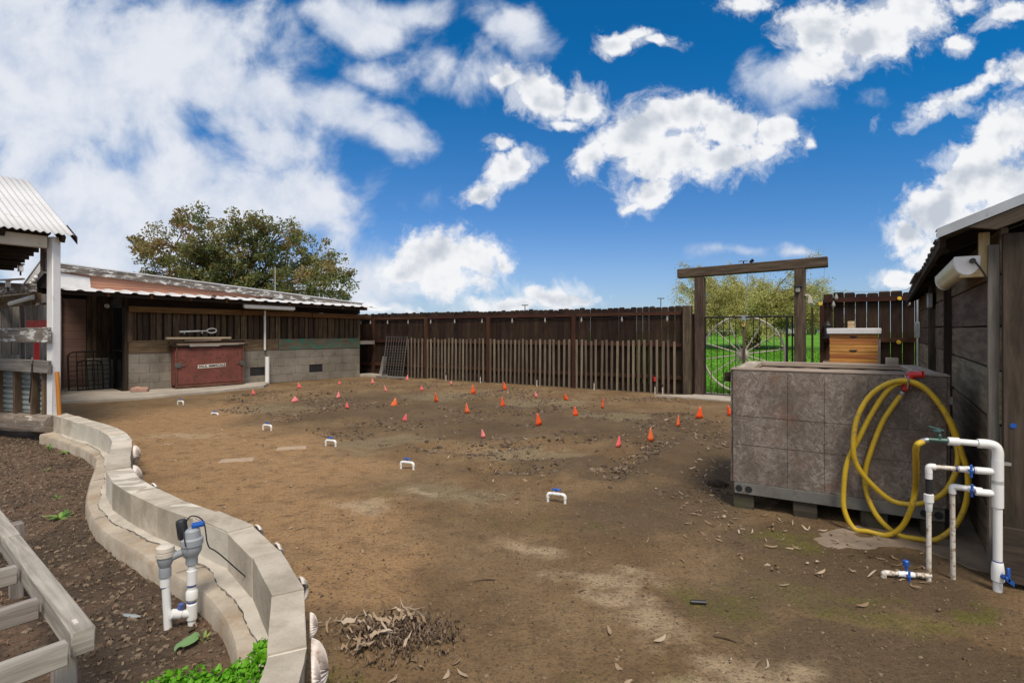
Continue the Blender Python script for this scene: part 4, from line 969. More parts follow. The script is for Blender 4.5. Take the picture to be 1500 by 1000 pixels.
mb = MB(); mb.box(BW((sg+Lb)/2,-.012,1.04), (Lb-sg-.01,.05,.295), BD, BN); o = mb.build('green_board', 'barn_green', bn, bevel=.004); o['label'] = 'board with flaking green paint'
mb = MB(); mb.box(BW(Lb/2,-.09,1.55), (Lb,.03,.75), BD, BN); mb.prism([BW(-.1,-.07,1.93), BW(Lb+.05,-.07,1.93), BW(Lb+.05,-.07,ez_(Lb)), BW(-.1,-.07,ez_(0))], -BN*.04); mb.build('wall_backing', 'barn_dark', bn)
mb = MB(); x = .02
while x < Lb-.05:
    w = random.choice((.09,.10,.12,.14)); mb.box(BW(x+w/2,-.055+random.uniform(-.008,.008),1.55), (w,.025,.72+random.uniform(-.02,.02)), BD, BN); x += w+random.uniform(.012,.06)
mb.build('batten_siding', 'barn_batten', bn)
mb = MB()
for a, b, z_ in ((.0,2.4,1.90),(2.42,4.3,1.885),(4.32,Lb+.35,1.86)): mb.bar(BW(a,.04,z_), BW(b,.04,z_-.02), .07, .13)
mb.build('header_beam', 'rafter', bn, bevel=.004)
for a in (.03, Lb-.04):
    mb = MB(); mb.box(BW(a,-.03,1.54), (.09,.08,.74), BD, BN); mb.build('corner_post', 'barn_board', bn)
s0, s1 = bs(70,.6), bs(552,.6)
def ez(s_): return 2.235-.13*(s_-s0)/(s1-s0)
def rib(s_):
    f = (s_/.31) % 1.0; return .028*max(0.0, min(1.0, (min(f,1-f)*-9+1.9)))
ns = int((s1-s0)/.031)
mb = MB(); mb.grid(lambda a, b: BW(s0+a*(s1-s0), .60-b*1.05, ez(s0+a*(s1-s0))+rib(s0+a*(s1-s0))+b*.125), ns, 3); mb.build('metal_eave', 'roof_white', bn, solid=.006)
x = s0+.2
while x < s1-.3:
    mb = MB(); mb.bar(BW(x,.52,ez(x)-.045), BW(x,-.35,ez(x)+.07), .045, .085); mb.build('rafter', 'rafter', bn); x += .78
mb = MB(); mb.bar(BW(s0+.05,.50,ez(s0)-.055), BW(s1-.35,.50,ez(s1)-.055), .03, .06); mb.build('eave_purlin', 'barn_dark', bn)
# upper salmon wall under a weathered rake board
uo = -.42
ua, ub = bs(90,uo), bs(522,uo)
za, zb_ = bz(92,393,uo), bz(522,449,uo)
mb = MB(); rows = 6
for k in range(rows):
    f0, f1 = k/rows, (k+1)/rows; lo = ez(0)+.1
    h0 = lo+(za-lo)*f0; h1 = lo+(za-lo)*f1
    def end(hh): return ua+(ub-ua)*min(1, max(0, (za-hh)/(za-zb_))) if hh > zb_ else ub
    mb.prism([BW(ua,uo-.01*0,h0), BW(end(h0),uo,h0), BW(end(h1),uo,h1-.0), BW(ua,uo,h1)], BN*(.018-.0*k)+Z*0)
    mb.prism([BW(ua,uo+.018,h0), BW(end(h0)-.05,uo+.018,h0), BW(end(h0)-.05,uo+.018,h0+.03), BW(ua,uo+.018,h0+.03)], BN*.008)
mb.build('upper_wall', 'salmon', bn)
mb = MB(); mb.prism([BW(ua-.05,uo+.03,ez(0)+.08), BW(bs(133,uo),uo+.03,ez(0)+.08), BW(bs(131,uo),uo+.03,za-.17), BW(ua-.05,uo+.03,za-.1)], BN*.01); mb.build('white_panel', 'white', bn)
mb = MB(); mb.bar(BW(ua-.1,uo+.07,za+.005), BW(ub+.15,uo+.07,zb_+.01), .035, .16); mb.build('rake_board', 'peel', bn)
mb = MB(); mb.prism([BW(ua-.1,uo+.10,za+.09), BW(ub+.2,uo+.10,zb_+.095), BW(ub+.2,uo-4.5,zb_-.1), BW(ua-.1,uo-4.5,za-.35)], Z*.025); mb.build('upper_roof', 'roof_white', bn)
# far end body, recess and doorway
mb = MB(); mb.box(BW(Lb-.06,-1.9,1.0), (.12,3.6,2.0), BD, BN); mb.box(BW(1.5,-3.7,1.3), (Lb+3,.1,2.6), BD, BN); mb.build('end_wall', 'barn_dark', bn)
RO = -1.6
mb = MB(); x = -2.6
while x < -1.02: w = .16; mb.box(BW(x+w/2,RO,1.15), (w-.012,.03,2.2), BD, BN); x += w
mb.build('recess_boards', 'grey_wood', bn)
mb = MB()
for k in range(11): mb.box(BW(-.76,RO,.17+k*.19), (.50,.03,.185), BD, BN, (Z+BN*.06))
mb.build('recess_siding', 'pinkbrown', bn)
mb = MB(); x = -.5
while x < .06: mb.box(BW(x+.05,RO,1.45), (.085,.03,1.6), BD, BN); x += .098
mb.build('recess_battens', 'barn_batten', bn)
mb = MB(); mb.box(BW(-.22,RO+.12,.40), (.56,.2,.70), BD, BN); mb.box(BW(.0,RO+.3,.38), (.2,.2,.68), BD, BN); mb.build('recess_block', 'block', bn, bevel=.006)
mb = MB(); mb.box(BW(-1.02,RO+.06,1.15), (.10,.08,2.15), BD, BN); mb.build('recess_post', 'grey_wood', bn)
# return wall with a doorway and screen door
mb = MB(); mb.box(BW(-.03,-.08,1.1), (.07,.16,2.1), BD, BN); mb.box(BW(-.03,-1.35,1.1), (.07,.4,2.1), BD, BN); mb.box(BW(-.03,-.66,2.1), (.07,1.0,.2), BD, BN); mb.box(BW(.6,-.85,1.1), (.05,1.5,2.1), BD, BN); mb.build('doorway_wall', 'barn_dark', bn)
dr = MB(); fr = MB()
for a, b, c, d in ((-.17,-.17,.04,2.0),(-1.12,-1.12,.04,2.0)): fr.bar(BW(-.05,a,c), BW(-.05,b,d), .05, .05, BD)
for z_ in (.07,.95,1.97): fr.bar(BW(-.05,-.17,z_), BW(-.05,-1.12,z_), .04, .05)
so_ = fr.build('screen_door', 'iron', bn)
for k in range(9): dr.tube([BW(-.05,-.24-.1*k,.07), BW(-.05,-.24-.1*k,1.97)], .006, 5)
dr.build('door_bars', 'iron', so_)
mb = MB(); c = BW(-.03,.08,2.0); mb.lathe(c+BN*-.1+BD*-.35, -Z, [(.03,0),(.05,.03),(.05,.07),(.02,.09)], 10); o = mb.build('porch_bulb', 'bulb'); tag(o, 'small white bulb under the barn eave near the dark doorway', 'bulb')

# gate panels leaning in the recess
def tubgate(name, label, a, b, h, o0, bars, mt, rad=.02):
    g_ = thing(name, BW((a+b)/2,o0,0), label, 'metal gate'); ln = lambda s_, z_: BW(s_, o0-.18*z_/h, z_+.06)
    mb = MB(); r_ = .10; mb.tube([ln(a,0),ln(a,h-r_),ln(a+.03,h-.03),ln(a+r_,h),ln(b-r_,h),ln(b-.03,h-.03),ln(b,h-r_),ln(b,0)], rad, 8, closed=True); mb.build('frame', mt, g_)
    mb = MB()
    for k in range(1, bars): mb.tube([ln(a,h*k/bars), ln(b,h*k/bars)], rad*.35, 6)
    for k in range(1, 5): mb.tube([ln(a+(b-a)*k/5,0), ln(a+(b-a)*k/5,h)], rad*.45, 6)
    mb.build('bar_panel', mt, g_)
tubgate('tube_gate', 'large black tube gate leaning in the barn recess', bs(101,-1.05), bs(163,-1.05), .86, -1.05, 8, 'iron')
tubgate('tube_gate', 'small black gate panel leaning in front of the larger black gate', bs(114,-.85), bs(152,-.85), .66, -.85, 7, 'iron', .017)
mb = MB(); c = G(205,577); mb.box(V((c.x,c.y,.10)), (.33,.16,.10), (.9,.35,0)); mb.box(V((c.x-.08,c.y+.03,.14)), (.12,.13,.05), (.8,.5,0)); o = mb.build('concrete_lump', 'pink_stone', bevel=.02); tag(o, 'pinkish concrete lump lying on the path by the barn', 'stone')

# white pipes on the barn wall
dp = thing('drain_pipe', BW(bs(389,.1),.06), 'thin white conduit dropping into a thicker white pipe on the barn', 'pipe')
x = bs(388,.06); mb = MB(); mb.tube([BW(x,.06,.9), BW(x,.06,1.95)], .028, 10); mb.build('conduit', 'pvc', dp); x2 = bs(391,.1); mb = MB(); mb.tube([BW(x2,.12,-.05), BW(x2,.12,.72)], .055, 14); mb.build('ground_pipe', 'pvc', dp)
fx = thing('strip_light', BW(bs(394,.3),.3,2.0), 'white fluorescent strip light under the long barn eave', 'strip light')
a, b = bs(357,.42), bs(431,.42); mb = MB(); mb.bar(BW(a,.42,2.06), BW(b,.42,2.04), .12, .13); mb.build('housing', 'white', fx, bevel=.006)
mb = MB(); mb.bar(BW(a+.03,.42,1.985), BW(b-.03,.42,1.965), .09, .02); mb.build('diffuser', 'diffuser', fx, bevel=.005)
mb = MB(); p = BW(bs(403,-1.2),-1.2,0); mb.tube([p+Z*2.4, p+Z*(EYE+(HZ-391)/F*p.y)], .014, 6); o = mb.build('antenna_pole', 'galv'); tag(o, 'thin pale pole rising above the barn roof before the tree', 'pole')
mb = MB(); c = BW(Lb+.25,.0,1.05); mb.box(c, (.5,.1,.11), BD, BN); o = mb.build('timber_end', 'silver', bn, bevel=.005)

# red metal box
ra, rb, ro = bs(257,.36), bs(357,.36), .36
rx = thing('metal_locker', BW((ra+rb)/2,.2,.05), 'rusty red steel chest with a name plate against the barn wall', 'metal chest')
mb = MB(); mb.box(BW((ra+rb)/2,.18,.57), (rb-ra,.34,.90), BD, BN); mb.build('body', 'red_box', rx, bevel=.01)
mb = MB(); mb.box(BW((ra+rb)/2,.353,.57), (rb-ra-.09,.012,.84), BD, BN); mb.build('front_door', 'red_box', rx, bevel=.006)
mb = MB(); 
for a in (ra+.02, rb-.02): mb.bar(BW(a,.362,.08), BW(a,.362,1.03), .04, .02, BD)
mb.bar(BW(ra-.01,.355,.10), BW(rb+.01,.355,.10), .03, .05); mb.build('angle_frame', 'rust', rx)
for a in (ra+.05,(ra+rb)/2,rb-.05):
    for q in (.05,.32):
        mb = MB(); mb.box(BW(a,q,.085), (.07,.05,.10), BD, BN); mb.build('foot', 'rust', rx)
for a, d_ in ((ra+.05,1),(rb-.03,-1)):
    mb = MB(); mb.box(BW(a,.375,.60), (.12,.03,.11), BD, BN); mb.prism([BW(a+d_*.05,.372,.61), BW(a+d_*.20,.372,.60), BW(a+d_*.05,.372,.585)], BN*.012); mb.build('hasp', 'iron_grey', rx, bevel=.004)
pc, pw = (ra+rb)/2+.02, .62
pl_ = MB(); tilt = .035; du_ = (BD+Z*tilt).normalized(); pl_.box(BW(pc,.364,.56), (pw,.008,.085), du_, BN); plo = pl_.build('name_plate', 'sign', rx)
mb = MB(); mb.box(BW(pc-.0,.369,.562), (.15,.004,.045), du_, BN); mb.build('plate_bar', 'iron_grey', plo)
def text(body, size, pos, xdir, ydir, m, parent, name='lettering', ext=.002):
    cu = bpy.data.curves.new(name, 'FONT'); cu.body = body; cu.size = size; cu.align_x = 'CENTER'; cu.align_y = 'CENTER'; cu.extrude = ext; cu.offset = .002
    cu.materials.append(M[m]); o = bpy.data.objects.new(name, cu); C.objects.link(o)
    xd = V(xdir).normalized(); zd = xd.cross(V(ydir)).normalized(); yd = zd.cross(xd)
    mt = Matrix((xd, yd, zd)).transposed().to_4x4(); mt.translation = V(pos)-V(parent['_w']); me = bpy.data.meshes.new_from_object(o); bpy.data.objects.remove(o); me.name = name
    o = bpy.data.objects.new(name, me); C.objects.link(o); o.parent = parent; o.matrix_local = mt; o['_w'] = parent['_w']; return o
M['ink'] = paint('dark_ink', (.06,.05,.045), .6, .1)
text('PAUL', .078, BW(pc-.195,.370,.553), du_, Z, 'ink', plo); text('SCALE', .078, BW(pc+.19,.370,.566), du_, Z, 'ink', plo)
# loose timber on top of the chest
bd = thing('timber_stack', BW((ra+rb)/2,.25,1.05), 'loose planks and sheets stacked on the red steel chest', 'planks')
for a, b, z_, o_, w_, h_, mt in ((ra-.05,rb+.08,1.045,.22,.36,.03,'barn_dark'),(ra+.28,rb-.12,1.062,.40,.05,.055,'silver'),(ra+.05,rb+.02,1.085,.25,.25,.04,'plank'),(ra-.08,rb+.1,1.135,.16,.16,.04,'barn_board'),(ra+.2,ra+1.0,1.185,.24,.10,.05,'plank'),(ra-.15,rb-.28,1.235,.22,.18,.045,'plank'),(ra+.7,rb+.05,1.16,.27,.09,.03,'barn_dark')):
    mb = MB(); mb.bar(BW(a,o_,z_), BW(b,o_+random.uniform(-.03,.03),z_+random.uniform(-.005,.01)), w_, h_); mb.build('plank', mt, bd, bevel=.004)
wy = thing('steel_bar_tool', BW(ra+.6,.25,1.3), 'pale steel pry tool with an oval handle lying on the plank stack', 'tool')
a, b = bs(263,.25), bs(317,.25); z0_, z1_ = bz(263,486,.25), bz(317,484,.25); p0_, p1_ = BW(a,.25,z0_), BW(b,.25,z1_); dd = (p1_-p0_).normalized(); l_ = (p1_-p0_).length
mb = MB(); mb.tube([p0_, p0_+dd*l_*.52], .022, 8); mb.tube([p0_+dd*l_*.52, p0_+dd*l_*.74], .014, 8); mb.build('shaft', 'galv', wy)
mb = MB(); c = p0_+dd*l_*.87; mb.tube([c+dd*(.13*math.cos(q)*l_)+Z*(.055*math.sin(q)) for q in [2*math.pi*k/18 for k in range(18)]], .016, 7, closed=True); mb.build('handle_loop', 'galv', wy)
mb = MB(); mb.tube([p0_+dd*.1-Z*.05, p0_+dd*.1], .012, 6); mb.tube([p0_+dd*l_*.6-Z*.06, p0_+dd*l_*.6], .012, 6); mb.build('rest', 'galv', wy)
# orange scrap on eave, tile on eave
mb = MB(); s_ = bs(314,.5); mb.blob(BW(s_,.45,ez(s_)+.06), .07, 1, .3, (1.2,1,.6)); o = mb.build('rust_scrap', 'rafter'); tag(o, 'brown scrap of wood lying on the white barn eave', 'scrap')

# ------------------------------------------------------------------ left porch with white post
PP = V((-6.155, 7.06, 0)); PW = V((.95,-.31,0)).normalized(); PN = V((.31,.95,0)).normalized()
po = thing('porch', PP, 'open porch with a white post and white corrugated roof', 'porch')
ptop = 2.66
mb = MB(); mb.bar(PP+Z*.27, PP+Z*ptop, .10, .12, PW); mb.build('post', 'white', po, bevel=.008)
mb = MB(); mb.bar(PP-NN*.08+Z*(ptop-.08)-U*0, PP-NN*3.5+Z*(ptop-.08), .09, .16); mb.build('eave_beam', 'cream', po, bevel=.006)
Ec = PP+U*.20+NN*.16+Z*2.685
rise, run = 1.0, 1.72
def corr(a): return .012*math.sin(a*2*math.pi/.076)
Lr = 4.0
mb = MB(); mb.grid(lambda a, b: Ec-NN*(a*Lr)-U*(b*run)+Z*(b*rise+corr(a*Lr)), 420, 3); mb.build('roof_sheet', 'roof_white', po, solid=.003)
mb = MB(); mb.grid(lambda a, b: Ec-NN*(.02+a*Lr)-U*(run+b*run*1.0)+Z*(rise-b*rise+corr(a*Lr)-.03), 420, 3); mb.build('roof_sheet', 'roof_dark', po, solid=.003)
for k in range(7):
    q = Ec-NN*(.1+k*.6)-Z*.06
    mb = MB(); mb.bar(q-U*.06, q-U*run+Z*(rise-.03), .045, .09); mb.bar(q-U*run+Z*(rise-.03), q-U*run*1.95+Z*.06, .045, .09); mb.build('rafter', 'barn_dark', po)
mb = MB(); q = Ec-NN*.02-Z*.03; mb.grid(lambda a, b: Ec+NN*.03-U*(.0+a*.35)+Z*(a*.35*rise/run-.012-b*.10), 4, 2); mb.build('rake_trim', 'iron', po, solid=.006)
mb = MB(); q = PP+V((-.45,.40,0)); mb.bar(q+Z*2.25, q+Z*2.66, .10, .1, PW); mb.bar(q-U*.0+Z*2.45, PP+Z*2.62, .05, .08); mb.build('knee_brace', 'peel', po)
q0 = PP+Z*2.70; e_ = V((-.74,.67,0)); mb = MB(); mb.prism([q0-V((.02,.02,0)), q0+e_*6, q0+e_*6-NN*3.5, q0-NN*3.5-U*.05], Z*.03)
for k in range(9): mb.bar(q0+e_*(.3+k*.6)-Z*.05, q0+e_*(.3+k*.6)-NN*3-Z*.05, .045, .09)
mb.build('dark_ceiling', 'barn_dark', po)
# front rails and infill of the porch end
Rk = lambda r_, o_, z_: PP-PW*r_-PN*o_+Z*z_
z_at = lambda py: EYE+(HZ-py)/F*7.0
mb = MB(); mb.bar(Rk(-.09,.10,z_at(490.5)), Rk(2.2,.10,z_at(490.5)-.01), .04, .20); o = mb.build('upper_rail', 'peel', po, bevel=.005)
mb = MB(); mb.bar(Rk(-.09,.10,z_at(537)), Rk(2.2,.10,z_at(537)+.04), .045, .165); mb.build('lower_rail', 'grey_wood', po, bevel=.005)
for r_ in (.10,.33,.69,1.08,1.5):
    mb = MB(); mb.bar(Rk(r_,.03,.28), Rk(r_,.03,.93), .075, .05, PW); mb.build('infill_stud', 'barn_board', po)
mb = MB(); mb.grid(lambda a, b: Rk(.08+a*2.0,-.03,.28+b*.62+0)+PN*(.006*math.sin(b*.62*2*math.pi/.07)), 4, 90); mb.build('metal_infill', 'infill', po, solid=.003)
mb = MB(); mb.bar(Rk(.08,-.02,.62), Rk(2.1,-.02,.62), .02,.012); mb.build('sheet_lap', 'iron_grey', po)
lg = MB(); pts = [Rk(r_, .10+.02*math.sin(r_*5), .18-.02*r_+.01*math.sin(r_*9)) for r_ in [-.12+.15*k for k in range(17)]]
vsl = []; nl = 61; na = 22
for k in range(nl):
    r_ = -.14+2.5*k/(nl-1)
    for q in range(na):
        a = 2*math.pi*q/na; cx_, sz_ = math.cos(a), math.sin(a); e = 2/3.2
        x_ = math.copysign(abs(cx_)**e, cx_)*.13; z_ = math.copysign(abs(sz_)**e, sz_)*.115
        nz = 1+.30*(float(fbm(np.array([r_*2.2+5]), np.array([a*1.9]), 4, 61)[0])-.5)+.10*math.sin(a*7+r_*3)*(.5+.5*math.sin(r_*6))*.4
        vsl.append(Rk(r_, .06+x_*nz, .17-.015*r_+z_*nz))
fl_ = [(k*na+q, k*na+(q+1) % na, (k+1)*na+(q+1) % na, (k+1)*na+q) for k in range(nl-1) for q in range(na)]+[tuple(range(na-1,-1,-1)), tuple((nl-1)*na+q for q in range(na))]
uvl = [[(-.14+2.5*(v//na)/(nl-1)+3, (v % na)*.035) for v in f] for f in fl_]
lg.add(vsl, fl_, uvl); o = lg.build('sill_log', 'log'); tag(o, 'weathered split log lying as a sill below the porch rails', 'log')
mb = MB(); mb.tube([Rk(-.16,.03,.27), Rk(-.10,.02,.86)], .024, 8); o = mb.build('tool_handle', 'orange_wood'); tag(o, 'orange wooden tool handle leaning against the white porch post', 'tool handle')
mb = MB(); q = Rk(.20,.135,z_at(529)); mb.tube([q+Z*.03-U*.02, q+Z*.045, q+Z*.03+U*.02, q, q-Z*.03-U*.015, q-Z*.04], .006, 6); o = mb.build('s_hook', 'steel'); tag(o, 'small steel hook on the lower grey porch rail', 'hook')
mb = MB(); mb.tube(catmull([q-Z*.03, q-Z*.2-U*.01, q-Z*.38-U*.05, q-Z*.56-U*.1],5), .008, 6); o = mb.build('black_strap', 'black'); tag(o, 'black strap dangling from the hook on the porch rail', 'strap')
# red basket and broom behind the rails
rbk = thing('wire_basket', Rk(1.0,-.5,1.45), 'red plastic mesh crate standing behind the peeling porch rail', 'crate')
mb = MB(); c = Rk(.75,-.35,1.36)
for k in range(12):
    a = c-U*(k*.07); mb.tube([a, a+Z*.19], .008, 5)
for z_ in (0,.06,.12,.19): mb.tube([c+Z*z_, c-U*.8+Z*(z_+.015*math.sin(z_*40))], .009, 5)
mb.build('mesh_side', 'red', rbk)
mb = MB(); a = Rk(.78,-.25,.98); mb.bar(a, a+Z*.38, .06, .02, U); o = mb.build('red_stick', 'red'); tag(o, 'flat red stick standing between the two porch rails', 'stick')

# corral shed behind the porch
K0 = P(66, 485, 10.4); K0.z = 0
K = lambda r_, o_, z_: K0-U*r_-NN*o_+Z*z_
cs = thing('board_shed', K(1,0,0), 'grey board shed with weathered beams seen behind the porch', 'shed')
kz = lambda py, Y=10.5: EYE+(HZ-py)/F*Y
mb = MB(); mb.bar(K(-.3,.25,kz(424)), K(3,.25,kz(424)+.02), .08, .17); mb.build('top_beam', 'peel', cs)
mb = MB(); mb.bar(K(-.05,.1,kz(437)), K(3,.1,kz(437)), .06, .19); mb.bar(K(.1,.14,kz(445.5)), K(3,.14,kz(445.5)), .05, .05); mb.build('lintel', 'barn_board', cs)
for px, w_ in ((62,.12),(54,.07),(34,.05),(17,.13),(-4,.12)):
    r_ = (66-px)*.0158; mb = MB(); mb.bar(K(r_,.02,0), K(r_,.02,1.92), w_, .08, U); mb.build('post', 'grey_wood', cs)
mb = MB(); VR = V((-.66,.75,0)); x = .0
while x < 3.0: mb.box(K(x,0,1.0)+VR*.9, (.17,.03,2.0), U, NN); x += .18
mb.build('rear_boards', 'grey_wood', cs)
mb = MB(); x = .0
while x < 3: mb.box(K(x,-.02,.45), (.15,.03,.9), U, NN); x += .17
mb.build('lower_boards', 'grey_wood', cs)
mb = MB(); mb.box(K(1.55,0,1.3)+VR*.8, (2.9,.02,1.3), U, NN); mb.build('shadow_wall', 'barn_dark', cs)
mb = MB(); mb.bar(K(-.02,.02,kz(388)), K(.95,.02,kz(419)), .05, .16); mb.build('gable_fascia', 'white', cs)
mb = MB(); mb.prism([K(-.02,-.05,kz(392)), K(.95,-.05,kz(421)), K(-.02,-.05,kz(421))], NN*.03); mb.build('gable_wall', 'barn_dark', cs)
mb = MB(); mb.prism([K(-.04,.06,kz(380)), K(.98,.06,kz(413)), K(.98,-.2,kz(413)), K(-.04,-.2,kz(380))], Z*.02); mb.build('roof_sheet', 'roof_white', cs)
for k in range(6):
    mb = MB(); mb.lathe(K(.15+k*.13,.08,kz(400+k*4.2)-.10), -NN, [(.04,0),(.045,.03),(.03,.05)], 8); mb.build('round_peg', 'white', cs)
mb = MB(); mb.tube([K(.1,.15,kz(436)), K(1.4,.15,kz(443))], .05, 10); o = mb.build('white_tube', 'pvc'); tag(o, 'white tube hanging under the grey shed lintel', 'tube')
mb = MB(); mb.tube([K(-.3,.4,kz(413)), K(3,.4,kz(404))], .02, 8); o = mb.build('overhead_pipe', 'galv'); tag(o, 'thin grey pipe running above the grey shed beam', 'pipe')
mb = MB(); mb.box(K(.33,-.2,kz(388)), (.36,.02,.22), U, None, (Z+NN*.2)); o = mb.build('solar_collector', 'solar'); tag(o, 'small tilted blue panel standing on the grey shed roof', 'solar panel')
for px, py, lab in ((62,396,'small black framed floodlight high by the white gable board'),(17,416,'small pale floodlight on the weathered shed beam')):
    r_ = (66-px)*.0158; ll = thing('floodlight', K(r_,.35,kz(py)), lab, 'floodlight', 'floodlights on the grey shed')
    mb = MB(); c = K(r_,.35,kz(py)); mb.box(c, (.10,.07,.13), U, NN, Z, None, .85); mb.build('lamp_head', 'white', ll, bevel=.006); mb = MB(); mb.box(c+Z*.075, (.13,.09,.025), U, NN); mb.tube([c-Z*.06, c-Z*.14], .015, 6); mb.build('hood', 'black', ll)
c = P(72, 372, 9.4); mb = MB(); mb.bar(c-Z*.35, c+Z*.1, .13, .1, U); o = mb.build('beam_end', 'peel', cs)

# ------------------------------------------------------------------ bench frame in the near bed
tf = thing('plant_bench', G(70,900,.45), 'silvered open timber frame on legs standing in the near planting bed', 'timber frame')
zt_ = .45
A_ = G(120, 918, zt_); B_ = G(17, 785, zt_); fd = (B_-A_).normalized(); fn = V((-fd.y, fd.x, 0)); fn = fn if fn.x < 0 else -fn
mb = MB(); mb.bar(A_-fd*.02-Z*.04, B_-Z*.04, .062, .08); mb.build('rail', 'silver', tf, bevel=.004)
mb = MB(); mb.bar(B_+fd*.006-Z*.038, B_+fd*1.3-Z*.038, .064, .08); mb.build('rail', 'silver', tf, bevel=.004)
for (px, py) in ((105,935),(62,873),(30,826)):
    q = G(px, py, zt_); mb = MB(); mb.bar(q+fn*.01-Z*.035, q+fn*.9-Z*.035, .038, .07); mb.build('slat', 'silver', tf, bevel=.004)
for q in (A_+fd*.05+fn*.035, G(24,875,ZS)*1.0, A_+fd*.05+fn*.85):
    mb = MB(); q = V((q.x,q.y,0)); mb.bar(q-Z*.1, q+Z*(zt_-.085), .055, .07, fd); mb.build('leg', 'silver', tf, bevel=.004)
mb = MB(); mb.bar(G(24,875,ZS)+Z*.40+fn*.03, G(24,875,ZS)+Z*.40+fn*.8, .04, .08); mb.build('cross_rail', 'silver', tf, bevel=.004)
mb = MB(); q = G(110,910,zt_+.002); mb.box(q, (.035,.012,.004), fd); o = mb.build('paint_chip', 'sign'); tag(o, 'pale blue plastic chip lying on the end of the timber frame', 'chip')

# ------------------------------------------------------------------ irrigation valve in the bed
pa_, pb_ = G(242,922,ZS), G(281,915,ZS)
iv = thing('irrigation_valve', pa_, 'grey irrigation valve on two white pipes in the planting bed', 'irrigation valve')
zA, zB = .245, .26
MB.RS = .80
mb = MB(); mb.tube([pa_-Z*.1+V((.02,0,0)), pa_+Z*(zA-ZS-.02)], .0225, 14); mb.lathe(pa_+Z*(zA-ZS-.075), Z, [(.024,0),(.028,.002),(.028,.06)], 14); mb.build('riser', 'pvc', iv)
mb = MB(); mb.tube([pb_-Z*.1, pb_+Z*(zB-ZS-.0)], .0225, 14); mb.lathe(pb_+Z*.125, Z, [(.026,0),(.033,.006),(.034,.04),(.026,.05)], 16); mb.lathe(pb_+Z*.03, Z, [(.024,0),(.03,.002),(.03,.075),(.024,.08)], 14); mb.lathe(pb_+Z*.2, Z, [(.024,0),(.028,.002),(.028,.07)], 14)
dS = (pa_-pb_); dS.z = 0; dS = (dS.normalized()+V((-.1,-.9,0))*.6).normalized(); ss_ = dS+Z*.35; mb.lathe(pb_+Z*.055, ss_, [(.024,0),(.024,.05),(.029,.052),(.029,.09),(.024,.092)], 14); mb.build('riser', 'pvc', iv)
mb = MB(); q = pb_+Z*.09+dS*.05; mb.lathe(q, Z-dS*.2, [(.012,0),(.018,.006),(.018,.03),(.012,.034)], 10); mb.build('side_cap', 'purple', iv)
ax_ = (pb_-pa_); ax_.z = 0; axn = ax_.normalized(); ha = V((pa_.x,pa_.y,zA)); hb_ = V((pb_.x,pb_.y,zB))
mb = MB(); mb.lathe(ha-Z*.03, Z, [(.028,0),(.033,.003),(.033,.04),(.030,.05),(.038,.065),(.044,.085),(.044,.10)], 16)
mb.tube([ha+Z*.05, ha.lerp(hb_,.5)+Z*.065, hb_+Z*.075], [.024,.022,.028], 12)
mb.lathe(hb_-Z*.0, Z, [(.03,0),(.033,.003),(.033,.03),(.04,.045),(.052,.06),(.056,.078),(.056,.094),(.062,.096),(.062,.125),(.05,.132),(.045,.165),(.03,.175)], 20); mb.build('valve_body', 'pvc_grey', iv)
mb = MB(); mb.lathe(ha+Z*.068, Z, [(.044,0),(.05,.004),(.05,.024),(.044,.026),(.05,.03),(.048,.048),(.03,.056)], 18); mb.build('breaker_cap', 'cream', iv)
mb = MB(); mb.lathe(hb_+Z*.13-axn*.035, Z-axn*.12, [(.028,0),(.03,.005),(.03,.085),(.024,.092)], 14); mb.build('solenoid', 'black', iv)
mb = MB(); mb.lathe(hb_+Z*.185+axn*.0, axn+Z*.15, [(.014,0),(.018,.005),(.018,.05),(.012,.055)], 10); mb.build('bleed_knob', 'blue', iv)
mb = MB(); mb.tube(catmull([hb_+Z*.20-axn*.03, hb_+Z*.235, hb_+Z*.20+axn*.05, hb_+Z*.08+axn*.07, hb_+Z*.03+axn*.12, hb_-Z*.2+axn*.35-V((0,.02,0)), hb_-Z*.24+axn*.5],5), .004, 5)
mb.tube(catmull([hb_+Z*.19-axn*.02-V((0,.03,0)), hb_+Z*.15-V((0,.06,0)), hb_+Z*.11-V((-.01,.065,0))],5), .0035, 5); mb.build('wire', 'black', iv)
mb = MB()
for q in (pa_+Z*(zA-ZS-.08), pb_+Z*.19, pb_+Z*.11): mb.lathe(q, Z, [(.0225,0),(.0245,.001),(.0245,.008),(.0225,.009)], 14)
mb.build('primer_ring', 'purple', iv)
MB.RS = 1.0

